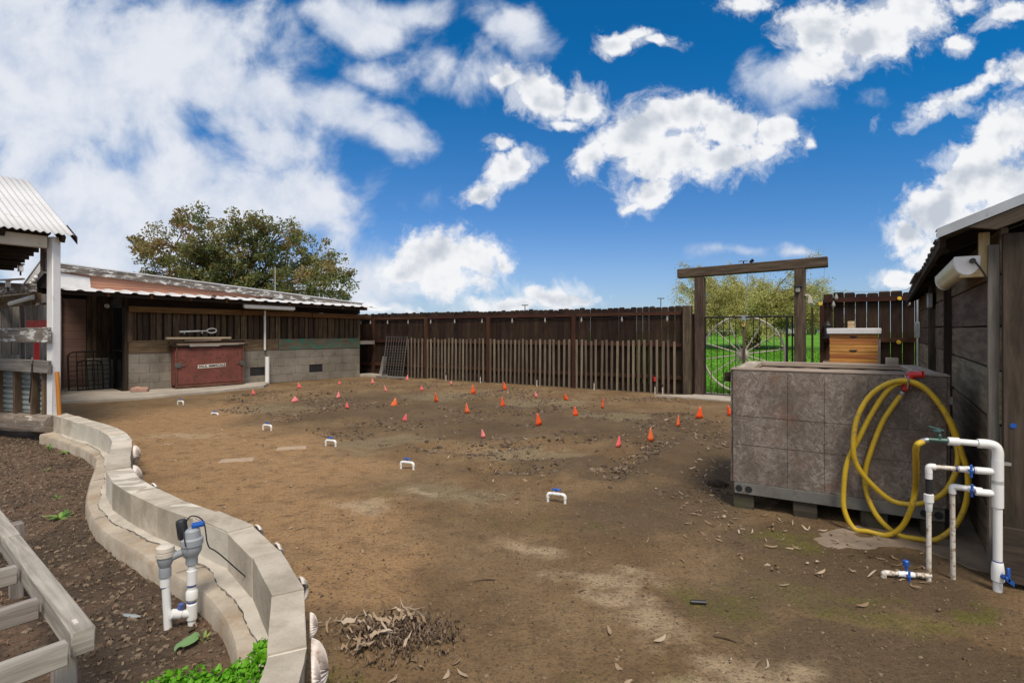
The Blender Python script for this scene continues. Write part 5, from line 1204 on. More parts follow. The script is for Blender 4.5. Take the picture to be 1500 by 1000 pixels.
# ------------------------------------------------------------------ valve stubs in the yard
st = None
for px, py, lab in ((815,735,'white pipe arch with a blue valve, nearest the chipboard planter'),(596.5,686,'white pipe arch with a blue valve, second from the chipboard planter'),(484.5,652,'white pipe arch with a blue valve, third from the chipboard planter'),(391.5,630,'white pipe arch with a blue valve, fourth from the chipboard planter'),(314.5,607,'half buried white pipe arch, lowest one in the row'),(264.5,592,'white pipe arch with a blue valve, nearest the red steel chest')):
    c = G(px, py); c.z = gz(c.x, c.y); MB.RS = .82
    if st is None:
        st = thing('valve_arch', c, lab, 'pipe valve', 'white valve arches along the plot edge'); dx = V((.93,-.36,0)).normalized()
        mb = MB(); w_ = .073; mb.tube(catmull([c-dx*w_-Z*.06, c-dx*w_+Z*.045, c-dx*(w_-.006)+Z*.062, c-dx*(w_-.025)+Z*.07, c+dx*(w_-.025)+Z*.07, c+dx*(w_-.006)+Z*.062, c+dx*w_+Z*.045, c+dx*w_-Z*.06],5), .0135, 12)
        for k in (-1,1): mb.tube(catmull([c+dx*k*w_+Z*.035, c+dx*k*(w_)+Z*.05, c+dx*k*(w_-.008)+Z*.064, c+dx*k*(w_-.03)+Z*.07],4), .0175, 12)
        mb.lathe(c-dx*.03+Z*.07, dx, [(.014,0),(.019,.003),(.019,.057),(.014,.06)], 12); mb.build('pipe', 'pvc', st)
        mb = MB(); mb.lathe(c+Z*.085, Z, [(.009,0),(.009,.012),(.018,.014),(.020,.026),(.014,.03)], 10); mb.box(c+Z*.105, (.075,.022,.014), dx); mb.build('valve_handle', 'blue', st, bevel=.003)
    else:
        if 'buried' in lab: c = c-Z*.045
        dup(st, c, lab)
MB.RS = 1.0

# ------------------------------------------------------------------ marker flags
def flag_proto(name, mt, w, h, droop):
    mbf = MB(); n_ = 6; vs2 = []
    for i in range(n_+1):
        a = i/n_
        for j in range(5):
            b = j/4; x = ((a-.5)*(.10+.90*b)+1.5*(droop-.75)*b)*w; z_ = h*(1-b)+(a-.5)*h*.5*(droop-.75)*b
            vs2.append((x, .007*math.sin(a*6+b*2)*(.2+b), z_+.012))
    fs2 = [(i*5+j, i*5+j+1, (i+1)*5+j+1, (i+1)*5+j) for i in range(n_) for j in range(4)]
    return vs2, fs2
flags = [  # px, top, bottom, width px, colour, label
 (1026,596,613,11,'orange','largest orange flag, in front of the gate threshold'),
 (994,605,622,7,'orange','orange flag just left of the largest orange one by the gate'),
 (953,625,645,10,'orange','nearest orange flag, between a pink flag and the planter box'),
 (907,643,659,10,'pink','nearest pink flag, beside the nearest orange flag'),
 (884,582,597,4,'orange','orange flag seen edge on, a thin upright sliver'),
 (842,595,609,9,'orange','orange flag left of the thin edge-on flag'),
 (828,575,584,7,'orange','small slanting orange flag close to the picket fence'),
 (787,603,621,10,'orange','tall orange flag standing alone mid-plot beyond the nearest valve arch'),
 (784,571,579,6,'pink','small pink flag between two orange flags near the pickets'),
 (738,559,571,6,'orange','orange flag right under the third fence post'),
 (735,579,594,7,'orange','narrow orange flag directly in front of another near the third post'),
 (706,627,639,8,'pink','pink flag alone in the dark clods mid-plot'),
 (692,563,576,7,'orange','orange flag left of the third fence post'),
 (683,592,607,8,'orange','orange flag midway between the far pickets and the lone pink flag'),
 (661,555,560,5,'pink','tiny pink flag at the foot of the picket fence'),
 (638,571,585,7,'orange','orange flag between two pink flags in the far half'),
 (617,562,569,6,'pink','pale pink flag in the far half below the second post'),
 (597,548,556,6,'pink','pink flag at the foot of the wire gate panel'),
 (595,605,616,9,'pink','pink flag standing behind the second nearest valve arch'),
 (579,581,593,11,'orange','broad orange flag, the leftmost orange one'),
 (563,563,572,6,'pink','pink flag above the broad leftmost orange flag'),
 (545,552,560,6,'pink','pink flag near the corner of the block wall'),
 (508,588,597,7,'pink','leaning pink flag left of the broad orange flag'),
 (497,555,560,5,'pink','tiny pink flag close under the barn wall vent'),
 (496,572,582,6,'pink','upright narrow pink flag before the block wall'),
 (437,559,567,7,'pink','pink flag close to the white barn drain pipe'),
 (432,579,587,10,'pink','crumpled wide pink flag lying low in the soil'),
 (370,568,576,6,'pink','leftmost pink flag beside the path end'),
 (1066,592,607,8,'orange','orange flag almost hidden by the planter box edge')]
for px, yt, yb, wp, colr, lab in flags:
    c = G(px, yb+2); c.z = gz(c.x, c.y); h_ = (yb-yt)/F*c.y; w_ = max(.03, wp/F*c.y)
    fl_ = thing('marker_flag', c, lab if len(lab.split()) > 3 else lab, 'marker flag', 'marker flags planted over the tilled plot')
    dr_ = random.uniform(.5,1.0); a = random.uniform(-.9,.7); ca, sa = math.cos(a), math.sin(a)
    v2, f2 = flag_proto('f', colr, w_/max(.5,ca), h_, dr_)
    mb = MB(); mb.add([(c.x+x*ca-y*sa, c.y+x*sa+y*ca, c.z+z_) for x, y, z_ in v2], f2); mb.build('flag_cloth', random.choice((colr, colr+'_faded')), fl_, solid=.0012)
    mb = MB(); mb.tube([c-Z*.05+V((random.uniform(-.01,.01),0,0)), c+Z*(h_+.016)], .0022, 5); mb.build('wire_stem', 'steel', fl_)
mb = MB(); p = FL(ft(962),.15); z_ = EYE+(HZ-555)/F*p.y; mb.box(p+Z*z_, (.05,.004,.10), U, NN); o = mb.build('marker_flag', 'red'); tag(o, 'small red flag caught between the pickets near the gate', 'marker flag', 'marker flags planted over the tilled plot')

# ------------------------------------------------------------------ scattered ground litter
M['chip2'] = leafmat('bed_bark', [(.10,.06,.037),(.20,.125,.08),(.33,.23,.155)], .9, 0)
M['leaf_dry'] = leafmat('dry_leaf', [(.14,.085,.05), (.26,.18,.11), (.36,.27,.185), (.46,.37,.28)], .8, 0)
def strips(pos, ln, wd, name, m, label, cat, lift=.004, curl=.6, zfun=None, tilt=.25):
    n = len(pos); a = RNG.uniform(0, 6.28, n); L_ = ln*RNG.uniform(.5, 1.5, n); W_ = wd*RNG.uniform(.6, 1.4, n); bend = RNG.normal(0, curl, n); cv = RNG.uniform(.0, .35, n)
    rolls = RNG.normal(0, .5, n); S_ = 5; P_ = []; tlt = RNG.normal(0, tilt, n)
    for k in range(S_+1):
        f = k/S_-.5; ang = a+bend*f
        x = pos[:,0]+np.cos(a)*L_*f-np.sin(a)*L_*bend*f*f*.6; y = pos[:,1]+np.sin(a)*L_*f+np.cos(a)*L_*bend*f*f*.6
        wdt = W_*np.clip(1-(2*abs(f))**2.2, .06, 1)*.5
        z = zfun(pos[:,0], pos[:,1]) if k == 0 else z0
        if k == 0: z0 = z
        zz = z0+lift*RNG.uniform(.4,2.0,n)+L_*cv*(f*f)*1.6+abs(tlt)*L_*.5+tlt*L_*f
        for sgn in (-1, 1): P_.append(np.stack([x-sgn*np.sin(ang)*wdt, y+sgn*np.cos(ang)*wdt, zz+sgn*wdt*rolls], 1))
    P_ = np.stack(P_, 1); nv = P_.shape[1]; base = np.arange(n)[:, None]*nv; fs_ = []
    for k in range(S_): fs_.append(base+np.array([2*k, 2*k+1, 2*k+3, 2*k+2])[None])
    fs_ = np.stack(fs_, 1).reshape(-1, 4); rn = np.repeat(RNG.random(n), S_)
    o = raw_mesh(name, P_.reshape(-1, 3), fs_, m, rn, smooth=True); return tag(o, label, cat, kind='stuff')
def rand_poly(n, polypx, z=0.0, wfun=None):
    poly = [(G(a,b,z).x, G(a,b,z).y) for a, b in polypx]; xs, ys = zip(*poly); out = []
    while sum(len(q) for q in out) < n:
        x = RNG.uniform(min(xs), max(xs), n*3); y = RNG.uniform(min(ys), max(ys), n*3); k = inpoly(x, y, poly)
        if wfun is not None: k &= RNG.random(n*3) < wfun(x, y)
        out.append(np.stack([x[k], y[k]], 1))
    return np.concatenate(out)[:n]
plot = ((300,585),(450,562),(600,556),(1000,585),(1064,605),(1070,740),(900,720),(640,680),(480,640),(330,605))
cl = lambda x, y: np.clip((fbm(x*1.4, y*1.4, 3, 77)-.42)*5, .02, 1)
near_ = ((460,1000),(460,800),(700,640),(1060,640),(1190,800),(1340,860),(1470,890),(1500,1010))
pa1 = rand_poly(800, plot, 0, cl); pa2 = rand_poly(110, near_, 0, cl); pa3 = rand_poly(170, ((1000,680),(1065,640),(1075,720),(1200,770),(1330,800),(1430,850),(1300,870),(1100,830),(990,760)))
pa4 = rand_poly(90, ((200,640),(400,620),(640,700),(470,860),(300,730)))
strips(np.concatenate([pa1, pa3]), .055, .0095, 'leaf_litter', 'leaf_dry', 'dry narrow leaves and bark shreds strewn over the yard soil', 'leaf litter', .006, .9, ground_z)
strips(np.concatenate([pa2, pa4]), .055, .012, 'leaf_scatter', 'leaf_dry', 'sparse dry leaves lying on the trodden soil', 'leaf litter', .004, .9, ground_z, .1)
trp = []
for c_ in TR:
    for a, b in zip(c_, c_[1:]):
        for q in range(int((b-a).length*190)):
            f = random.random(); trp.append((a.x+(b.x-a.x)*f+random.gauss(0,.11), a.y+(b.y-a.y)*f+random.gauss(0,.11)))
trp = np.array(trp); strips(trp[::6], .045, .008, 'furrow_litter', 'leaf_dry', 'pale leaf bits gathered in the furrows of the plot', 'leaf litter', .012, .9, ground_z, .3)
c = G(575, 940); n = 75; pos = np.stack([c.x-.08+RNG.normal(0,.10,n), c.y+.02+RNG.normal(0,.10,n)], 1)
strips(pos, .085, .012, 'leaf_pile', 'leaf_dry', 'heap of curled dry leaves on the near soil', 'leaf pile', .02, 1.2, ground_z, .3)
pos = np.stack([c.x+RNG.normal(.05,.12,1100), c.y+RNG.normal(0,.09,1100)], 1)
M['chip'] = leafmat('bark_chip', [(.05,.033,.022), (.11,.075,.052), (.22,.16,.115)], .9, 0)
strips(pos, .02, .008, 'bark_crumbs', 'chip', 'dark crumbled bark and leaf bits around the leaf heap', 'leaf litter', .012, .6, ground_z, .4)
def clods(name, pos, smin, smax, zfun, m, label):
    ico = bmesh.new(); bmesh.ops.create_icosphere(ico, subdivisions=1, radius=1); bv = np.array([v.co[:] for v in ico.verts]); bf = np.array([[v.index for v in f.verts] for f in ico.faces]); ico.free()
    n = len(pos); s_ = smin+(smax-smin)*RNG.power(.35, n); z = zfun(pos[:,0], pos[:,1])
    vv = bv[None]*(1+RNG.uniform(-.35,.35,(n, len(bv), 1)))*s_[:, None, None]*np.stack([RNG.uniform(.8,1.5,n), RNG.uniform(.8,1.5,n), RNG.uniform(.6,1.1,n)], 1)[:, None, :]
    vv += np.stack([pos[:,0], pos[:,1], z+s_*.2], 1)[:, None, :]
    ff = bf[None]+(np.arange(n)*len(bv))[:, None, None]
    o = raw_mesh(name, vv.reshape(-1, 3), ff.reshape(-1, 3), m, np.repeat(RNG.random(n), len(bf))); return tag(o, label, 'soil clods', kind='stuff')
M['clod'] = leafmat('soil_crumb', [(.06,.043,.031), (.125,.09,.063), (.20,.152,.108)], .95, 0)
M['crumb'] = leafmat('yard_crumb', [(.07,.048,.032), (.15,.105,.068), (.25,.185,.125)], .95, 0)
clods('soil_clods', rand_poly(9000, plot, 0, cl), .003, .022, ground_z, 'clod', 'dark crumbling soil clods over the tilled plot')
clods('furrow_clods', trp+RNG.normal(0,.05,trp.shape), .005, .028, ground_z, 'clod', 'dark soil lumps heaped along the furrows')
allyard = ((460,1010),(300,740),(200,640),(120,610),(420,580),(1000,590),(1070,740),(1500,900),(1500,1010))
clods('yard_crumbs', rand_poly(5000, ((460,1010),(440,800),(640,690),(1060,690),(1200,800),(1500,890),(1500,1010))), .0018, .008, ground_z, 'crumb', 'fine crumbs of earth and grit over the bare yard')
bedpx = ((0,640),(60,640),(120,662),(140,680),(128,735),(150,780),(230,833),(300,880),(345,960),(340,1080),(-100,1080),(-100,640))
clods('bed_clods', rand_poly(11000, bedpx, ZS), .0025, .015, bed_z, 'clod', 'lumpy dark soil in the near planting bed')
strips(rand_poly(1300, bedpx, ZS), .024, .006, 'bed_mulch', 'chip2', 'brown bark shreds in the near planting bed', 'mulch', .01, .7, bed_z, .3)
# small seedlings and one fallen leaf
M['weed'] = leafmat('seedling', [(.06,.16,.03), (.16,.30,.06), (.30,.38,.10)], .6, .2)
def rosette(c, n, r, h, name, label, cat, m='weed', w=.35):
    mb = MB()
    for k in range(n):
        a = 6.28*k/n+random.uniform(-.3,.3); rr_ = r*random.uniform(.6,1.1); hh = h*random.uniform(.5,1.2); d_ = V((math.cos(a),math.sin(a),0)); s_ = V((-d_.y,d_.x,0)); ww = rr_*w
        p0 = V(c); p1 = p0+d_*rr_*.5+Z*hh*.8; p2 = p0+d_*rr_+Z*hh
        mb.add([p0-s_*ww*.15, p0+s_*ww*.15, p1+s_*ww*.5, p1-s_*ww*.5, p2+s_*ww*.2, p2-s_*ww*.2], [(0,1,2,3),(3,2,4,5)])
    o = mb.build(name, m); return tag(o, label, cat)
for px, py, n_, r_, h_, lab in ((72,659,6,.06,.07,'small bright green weed near the sill log'),(97,663,9,.10,.03,'low pale weed along the footing foot'),(68,689,4,.05,.02,'tiny blue green sprout in the far bed'),(83,730,5,.05,.03,'mint green sprout in the middle of the bed'),(88,758,16,.11,.03,'spreading pale green weed patch in the mulch'),(299,940,6,.04,.05,'small yellow green sprout by the irrigation valve')):
    c = G(px, py, ZS); rosette(V((c.x,c.y,ZS-.005)), n_, r_, h_, 'weed_plant', lab, 'weed')
c = G(274,943,ZS+.02); mb = MB(); mb.grid(lambda a, b: c+V(((a-.5)*.075*(1-(2*b-1)**2*.75), (b-.5)*.115+(a-.5)*.03, .012*math.sin(a*3)+.01)), 6, 8); o = mb.build('green_leaf', leafmat('fallen_green_leaf', [(.16,.30,.12),(.2,.34,.14)], .6, .1)); tag(o, 'single fallen pale green leaf beside the irrigation valve', 'leaf')
c = G(192,905,ZS+.01); mb = MB(); mb.grid(lambda a, b: c+V(((a-.5)*.11, (b-.5)*.025*(1-(2*a-1)**2)-.02*(a-.5), .012+.008*math.sin(b*3))), 8, 3); o = mb.build('plant_label', 'infill'); tag(o, 'pale grey plastic sliver lying in the bed soil', 'plastic scrap')
# curly parsley at the near edge
pc_ = V((-1.16,1.83,ZS)); pr = thing('parsley_plant', pc_, 'bright green curly leafed herb clump at the near end of the wall', 'herb')
n = 5200; V3 = []
cen = [(0,0,.10,.13),(.10,.02,.11,.11),(-.10,.02,.08,.11),(-.22,.0,.06,.10),(.19,.06,.15,.09),(.25,.12,.24,.05),(.03,-.08,.1,.12),(-.32,-.03,.05,.08),(.29,.15,.29,.03)]
wts = np.array([c_[3]**2 for c_ in cen]); ch = RNG.choice(len(cen), n, p=wts/wts.sum()); cc = np.array(cen)[ch]
dv = RNG.normal(size=(n,3)); dv /= np.linalg.norm(dv, axis=1)[:, None]; dv[:,2] = abs(dv[:,2])
cl_ = 1+.22*np.sin(dv[:,0]*13+cc[:,0]*40)*np.sin(dv[:,1]*13)*1
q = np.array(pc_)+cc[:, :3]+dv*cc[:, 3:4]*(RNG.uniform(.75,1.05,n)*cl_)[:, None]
sz = RNG.uniform(.006,.013,n); e1_ = RNG.normal(size=(n,3)); e1_ /= np.linalg.norm(e1_,axis=1)[:,None]; e2_ = np.cross(e1_, dv); e2_ /= np.linalg.norm(e2_,axis=1)[:,None]+1e-9
vv = np.stack([q-e1_*sz[:,None], q+e2_*sz[:,None], q+e1_*sz[:,None]+dv*sz[:,None]*.7, q-e2_*sz[:,None]], 1).reshape(-1,3)
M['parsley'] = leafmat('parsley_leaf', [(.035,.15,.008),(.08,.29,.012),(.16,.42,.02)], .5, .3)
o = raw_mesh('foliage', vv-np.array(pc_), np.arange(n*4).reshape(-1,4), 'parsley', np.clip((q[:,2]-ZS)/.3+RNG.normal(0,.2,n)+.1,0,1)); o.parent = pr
mb = MB()
for c_ in cen: mb.tube([pc_+V((0,0,-.02)), pc_+V((c_[0]*.6,c_[1]*.6,c_[2]*.6)), pc_+V(c_[:3])], [.006,.004,.003], 5)
mb.build('stem', 'parsley', pr)
# bits of pipe and sticks
c = G(1023,884); mb = MB(); d_ = V((1,-.12,0)).normalized(); c.z = gz(c.x,c.y)+.012; mb.tube([c-d_*.038, c+d_*.038], .011, 10); o = mb.build('pipe_offcut', 'black'); tag(o, 'short dark pipe offcut lying on the near soil', 'pipe piece')
for px, py, l_, a, lab in ((1062,935,.05,-.5,'thin dark stick lying on the pale dry soil'),(710,848,.06,.1,'short curved twig lying on bare soil mid-yard')):
    c = G(px,py); c.z = gz(c.x,c.y)+.005; d_ = V((math.cos(a),math.sin(a),0)); mb = MB(); mb.tube([c-d_*l_, c+d_*l_*.2+Z*.006, c+d_*l_], .005, 6); o = mb.build('twig', 'barn_board'); tag(o, lab, 'twig')
for px, py, a, lab in ((893,925,1.5,'upright lying pale leaf, a narrow spindle near the frame bottom'),(968,938,.6,'curled pale leaf on the near soil'),(1265,890,.3,'olive dry leaf on the greenish soil'),(1130,803,-.2,'pale torn leaf in front of the pallet')):
    c = G(px,py); c.z = gz(c.x,c.y)+.008; d_ = V((math.cos(a),math.sin(a),0)); s_ = V((-d_.y,d_.x,0)); mb = MB(); mb.grid(lambda u_, v_: c+d_*(u_-.5)*.08+s_*(v_-.5)*.018*(1-(2*u_-1)**2+.05)+s_*.02*(u_-.5)**2+Z*(.03*(u_-.5)**2+.004*v_), 8, 2); o = mb.build('dry_leaf', 'leaf_dry'); tag(o, lab, 'leaf')

# ------------------------------------------------------------------ trees
def leaf_cloud(centers, sizes, n_per, leaf, aspect=.5, flat=.0):
    n = len(centers)*n_per; c = np.repeat(centers, n_per, 0); s_ = np.repeat(sizes, n_per)
    d = RNG.normal(size=(n,3)); d /= np.linalg.norm(d,axis=1)[:,None]; r = RNG.random(n)**.45
    q = c+d*(r*s_)[:,None]*np.array([1,1,.75]); sz = leaf*RNG.uniform(.6,1.4,n)
    a = RNG.normal(size=(n,3)); a[:,2] -= .4; a /= np.linalg.norm(a,axis=1)[:,None]; b = np.cross(a, RNG.normal(size=(n,3))); b /= np.linalg.norm(b,axis=1)[:,None]
    vv = np.stack([q-a*sz[:,None]*.5, q+b*(sz*aspect*.5)[:,None], q+a*sz[:,None]*.5, q-b*(sz*aspect*.5)[:,None]], 1).reshape(-1,3)
    return vv, np.arange(n*4).reshape(-1,4), n
tY = 23.0
tb_ = P(350, 485, tY); tb_.z = 0
tree = thing('broadleaf_tree', tb_, 'round autumn tinted tree rising behind the barn roof', 'tree')
cr = [(255,362,50),(320,352,52),(395,358,55),(455,385,45),(300,405,62),(390,410,70),(455,420,50),(212,372,24),(500,428,26),(340,430,60),(270,430,50),(420,440,55),(350,390,60),(300,375,40),(380,335,26),(262,330,16),(345,328,22),(430,345,22),(480,395,28),(230,400,35),(205,352,12),(268,318,9),(505,405,14)]
tw = MB(); cents = []; szs = []; rn_ = []
trunk_top = tb_+Z*2.6; tw.tube([tb_-Z*.2, tb_+Z*1.2+V((.1,0,0)), trunk_top], [.34,.27,.24], 10)
for px, py, rp in cr:
    R_ = rp/F*tY; cc = P(px, py, tY+random.uniform(-1.5,1.5)); mid_ = trunk_top.lerp(cc,.5)+V((random.uniform(-.3,.3),random.uniform(-.3,.3),.3))
    tw.tube([trunk_top-Z*.1, mid_, cc], [.11,.055,.015], 7)
    k = max(5, int(36*(R_/1.5)**2))
    for _ in range(k):
        d_ = V((random.gauss(0,1),random.gauss(0,1),random.gauss(0,1))).normalized(); rad = random.uniform(.30,1.06)
        sp = cc+V((d_.x*R_*rad, d_.y*R_*rad, d_.z*R_*rad*.9)); cents.append(tuple(sp)); szs.append(random.uniform(.22,.5))
        if random.random() < .45: tw.tube([cc, cc.lerp(sp,.6)+Z*.05, sp], [.03,.018,.006], 5)
        # tint varies by clump: more russet at left and clump tops, darker green beneath
        rn_.append(min(1, max(0, random.gauss(.42+(.22 if px < 300 else 0)+(.18 if d_.z > .5 else 0)-(.12 if d_.z < -.2 else 0), .16))))
tw.build('trunk', 'barn_board', tree)
vv, ff, n = leaf_cloud(np.array(cents), np.array(szs), 84, .115, .55)
M['leaf_a'] = leafmat('autumn_leaf', [(.08,.105,.036),(.12,.15,.05),(.20,.205,.07),(.28,.215,.08),(.27,.15,.065)], .6, .3)
o = raw_mesh('crown', vv-np.array(tb_), ff, 'leaf_a', np.clip(np.repeat(rn_, 84)+RNG.normal(0,.12,n),0,1)); o.parent = tree

wY = 34.0
wb = P(1103, 485, wY); wb.z = float(lawn_z(20))
wt = thing('feathery_tree', wb, 'wide airy yellow green tree on the lawn beyond the gate', 'tree')
tw = MB(); lp = []; tops = []
for k in range(6):
    a = 6.28*k/6+random.uniform(-.3,.3); d_ = V((math.cos(a),math.sin(a),0)); tops.append((d_, wb+d_*random.uniform(.5,1.0)+Z*random.uniform(1.3,1.9)))
    tw.tube([wb+d_*.15-Z*.2, wb+d_*.3+Z*.6, tops[-1][1]], [.24,.19,.13], 8)
for d_, tp_ in tops:
    for j in range(23):
        a = random.uniform(0,6.28); dd = (V((math.cos(a),math.sin(a),0))+d_*.9).normalized(); ln_ = random.uniform(2.0,6.0); el = random.triangular(.05,1.42,.60)
        pts = []
        for q in range(9):
            f = q/8; x = ln_*math.cos(el)*f*(1+.15*f); z_ = ln_*math.sin(el)*f*.98-ln_*.30*f*f*math.cos(el)
            pts.append(tp_+dd*x+V((random.gauss(0,.05),random.gauss(0,.05),z_)))
        tw.tube(pts, [.055*(1-q/8.6) +.006 for q in range(9)], 5)
        for q in range(2, 9):
            for m_ in range(4):
                tv = (V((random.gauss(0,1),random.gauss(0,1),random.gauss(.1,.8))).normalized()+dd*.7).normalized(); l2 = random.uniform(.35,1.0)
                e_ = pts[q]+tv*l2-Z*.12
                tw.tube([pts[q], pts[q]+tv*l2*.5+Z*.02, e_], [.012,.008,.004], 3)
                for u_ in range(17):
                    f = random.uniform(.15,1.15); lp.append(tuple(pts[q]+tv*l2*f-Z*.10*f*f+V((random.gauss(0,.07),random.gauss(0,.07),random.gauss(0,.07)))))
tw.build('trunk', 'barn_board', wt)
lp = np.array(lp); lp = np.concatenate([lp, lp+RNG.normal(0,.10,lp.shape), lp+RNG.normal(0,.16,lp.shape)]); n = len(lp)
a = RNG.normal(size=(n,3)); a /= np.linalg.norm(a,axis=1)[:,None]; b = np.cross(a, RNG.normal(size=(n,3))); b /= np.linalg.norm(b,axis=1)[:,None]; sz = RNG.uniform(.07,.15,n)[:,None]
vv = np.stack([lp-a*sz*.5, lp+b*sz*.18, lp+a*sz*.5, lp-b*sz*.18],1).reshape(-1,3)
M['leaf_b'] = leafmat('feathery_leaf', [(.20,.21,.06),(.38,.37,.10),(.54,.50,.17),(.62,.57,.24)], .6, .3)
o = raw_mesh('crown', vv-np.array(wb), np.arange(n*4).reshape(-1,4), 'leaf_b', RNG.random(n)); o.parent = wt

# far shrubs, vehicles and poles beyond the lawn
far = lambda px, Y: V(((px-750)/F*Y, Y, float(lawn_z((V(((px-750)/F*Y, Y, 0))-FA).dot(NN)))))
M['leaf_c'] = leafmat('far_leaf', [(.035,.06,.02),(.07,.11,.035),(.12,.15,.05)], .7, .1)
for px, Y, r_, lab in ((1000,88,2.4,'dark round bush far beyond the fence gate post'),(1042,92,3.0,'grey green bush behind the white trailer'),(1078,95,2.8,'far bush between the trailer and the tree trunk'),(1120,90,2.6,'far bush directly behind the feathery tree trunk'),(1160,93,3.0,'far bush beside the right gate post'),(1205,92,2.8,'far bush beyond the short fence')):
    c = far(px, Y); bsx = thing('far_bush', c, lab, 'bush', 'bushes along the far edge of the lawn'); cs_ = []
    for _ in range(26): d_ = V((random.gauss(0,1),random.gauss(0,1),abs(random.gauss(0,1)))).normalized(); cs_.append((c.x+d_.x*r_*1.3, c.y+d_.y*r_, c.z+.3+d_.z*r_*.8))
    vv, ff, n = leaf_cloud(np.array(cs_), np.full(26, r_*.45), 40, .4, .6); o = raw_mesh('foliage', vv-np.array(c), ff, 'leaf_c', RNG.random(n)); o.parent = bsx
    mb = MB(); mb.tube([c-Z*.2, c+Z*r_*.8], [.2,.1], 6); mb.build('stem', 'barn_dark', bsx)
def car(px, Y, mt, lab, Lc, Hc, van=False):
    c = far(px, Y); v_ = thing('trailer' if van else 'parked_car', c, lab, 'trailer' if van else 'car', None if van else 'cars beyond the lawn'); x = V((1,0,0)); y = V((0,1,0))
    mb = MB()
    if van: prof = [(-.5,.25),(.5,.25),(.5,.9),(.46,1),(-.46,1),(-.5,.9)]
    else: prof = [(-.5,.2),(.5,.2),(.5,.5),(.46,.6),(.30,.64),(.16,1),(-.24,1),(-.40,.66),(-.5,.6)]
    mb.prism([c+x*a*Lc+Z*b*Hc-y*.85 for a, b in prof], y*1.7); mb.build('body', mt, v_, bevel=.05)
    mb = MB()
    if van: mb.box(c+x*-.1*Lc+Z*.72*Hc-y*.86, (Lc*.25,.03,Hc*.2)); mb.box(c+x*.25*Lc+Z*.72*Hc-y*.86, (Lc*.18,.03,Hc*.2))
    else: mb.prism([c+x*a*Lc+Z*b*Hc-y*.865 for a, b in ((-.34,.67),(.24,.67),(.13,.94),(-.21,.94))], y*.02)
    mb.build('window', 'window', v_)
    for a in (-.3,.3):
        for yy in (-.86,.72): mb = MB(); mb.lathe(c+x*a*Lc+y*yy+Z*.33, y, [(.2,0),(.33,.02),(.33,.16),(.2,.18)], 16); mb.build('wheel', 'black', v_)
car(1046,68,'car_white','white trailer parked beyond the lawn left of the tree',4.6,2.3,True)
car(1136,70,'car_white','white car parked beyond the lawn right of the tree trunk',4.4,1.6)
car(1152,66,'car_grey','silver car parked beside the right gate post far off',4.2,1.5)
for px, py, lab in ((769,447,'far thin light pole showing above the middle of the fence'),(968,437,'far thin light pole above the fence left of the gate')):
    c = far(px, 110); zt2 = EYE+(HZ-py)/F*110; lpz = thing('light_pole', c, lab, 'light pole', 'far light poles'); mb = MB(); mb.tube([c, V((c.x,c.y,zt2))], [.12,.09], 6); mb.build('pole', 'iron_grey', lpz)
    mb = MB(); mb.bar(V((c.x-.7,c.y,zt2)), V((c.x+.7,c.y,zt2)), .3, .18); mb.build('lamp_head', 'iron_grey', lpz)
c = P(525,413,30); mb = MB(); mb.blob(c, .06, 1, .1, (1.8,.8,.6)); mb.add([c, c+V((.22,0,.10)), c+V((.08,.06,.02)), c+V((-.22,0,.09)), c+V((-.08,.06,.02))], [(0,1,2),(0,4,3)]); o = mb.build('flying_bird', 'black'); tag(o, 'small dark bird in flight beside the autumn tree', 'bird')

# ------------------------------------------------------------------ sky, sun, camera
SUN_EL, SUN_AZ = R(58), R(168)          # azimuth from +Y, positive to the right
w = bpy.data.worlds.new('World'); sc.world = w; w.use_nodes = True; nt = w.node_tree; nt.nodes.clear()
out = nt.nodes.new('ShaderNodeOutputWorld'); bg = nt.nodes.new('ShaderNodeBackground'); L(nt, bg.outputs[0], out.inputs[0]); bg.inputs[1].default_value = .1
sk = nt.nodes.new('ShaderNodeTexSky'); sk.sky_type = 'NISHITA'; sk.sun_disc = False; sk.sun_elevation = SUN_EL; sk.sun_rotation = SUN_AZ; sk.air_density = 1.0; sk.dust_density = .4; sk.ozone_density = 3.0
gen = nt.nodes.new('ShaderNodeTexCoord').outputs['Generated']; sx = nt.nodes.new('ShaderNodeSeparateXYZ'); L(nt, gen, sx.inputs[0])
yy = math_(nt, 'MAXIMUM', sx.outputs[1], .05)
u_ = math_(nt, 'DIVIDE', sx.outputs[0], yy); v_ = math_(nt, 'DIVIDE', sx.outputs[2], yy)
cv = nt.nodes.new('ShaderNodeCombineXYZ'); L(nt, u_, cv.inputs[0]); L(nt, v_, cv.inputs[1]); uv0 = cv.outputs[0]
def warp(vec, scale, amt, det=4):
    n_ = nt.nodes.new('ShaderNodeTexNoise'); n_.inputs['Scale'].default_value = scale; n_.inputs['Detail'].default_value = det; L(nt, vec, n_.inputs['Vector'])
    s_ = nt.nodes.new('ShaderNodeVectorMath'); s_.operation = 'SUBTRACT'; L(nt, n_.outputs['Color'], s_.inputs[0]); s_.inputs[1].default_value = (.5,.5,.5)
    m_ = nt.nodes.new('ShaderNodeVectorMath'); m_.operation = 'MULTIPLY_ADD'; L(nt, s_.outputs[0], m_.inputs[0]); m_.inputs[1].default_value = (amt,amt,0); L(nt, vec, m_.inputs[2]); return m_.outputs[0]
uvw = warp(uv0, 7.0, .085)
def cb(px, py, rx, ry, st=1.0, rot=0.0): return ((px-750)/F, (HZ-py)/F, rx/F, ry/F, R(rot), st)
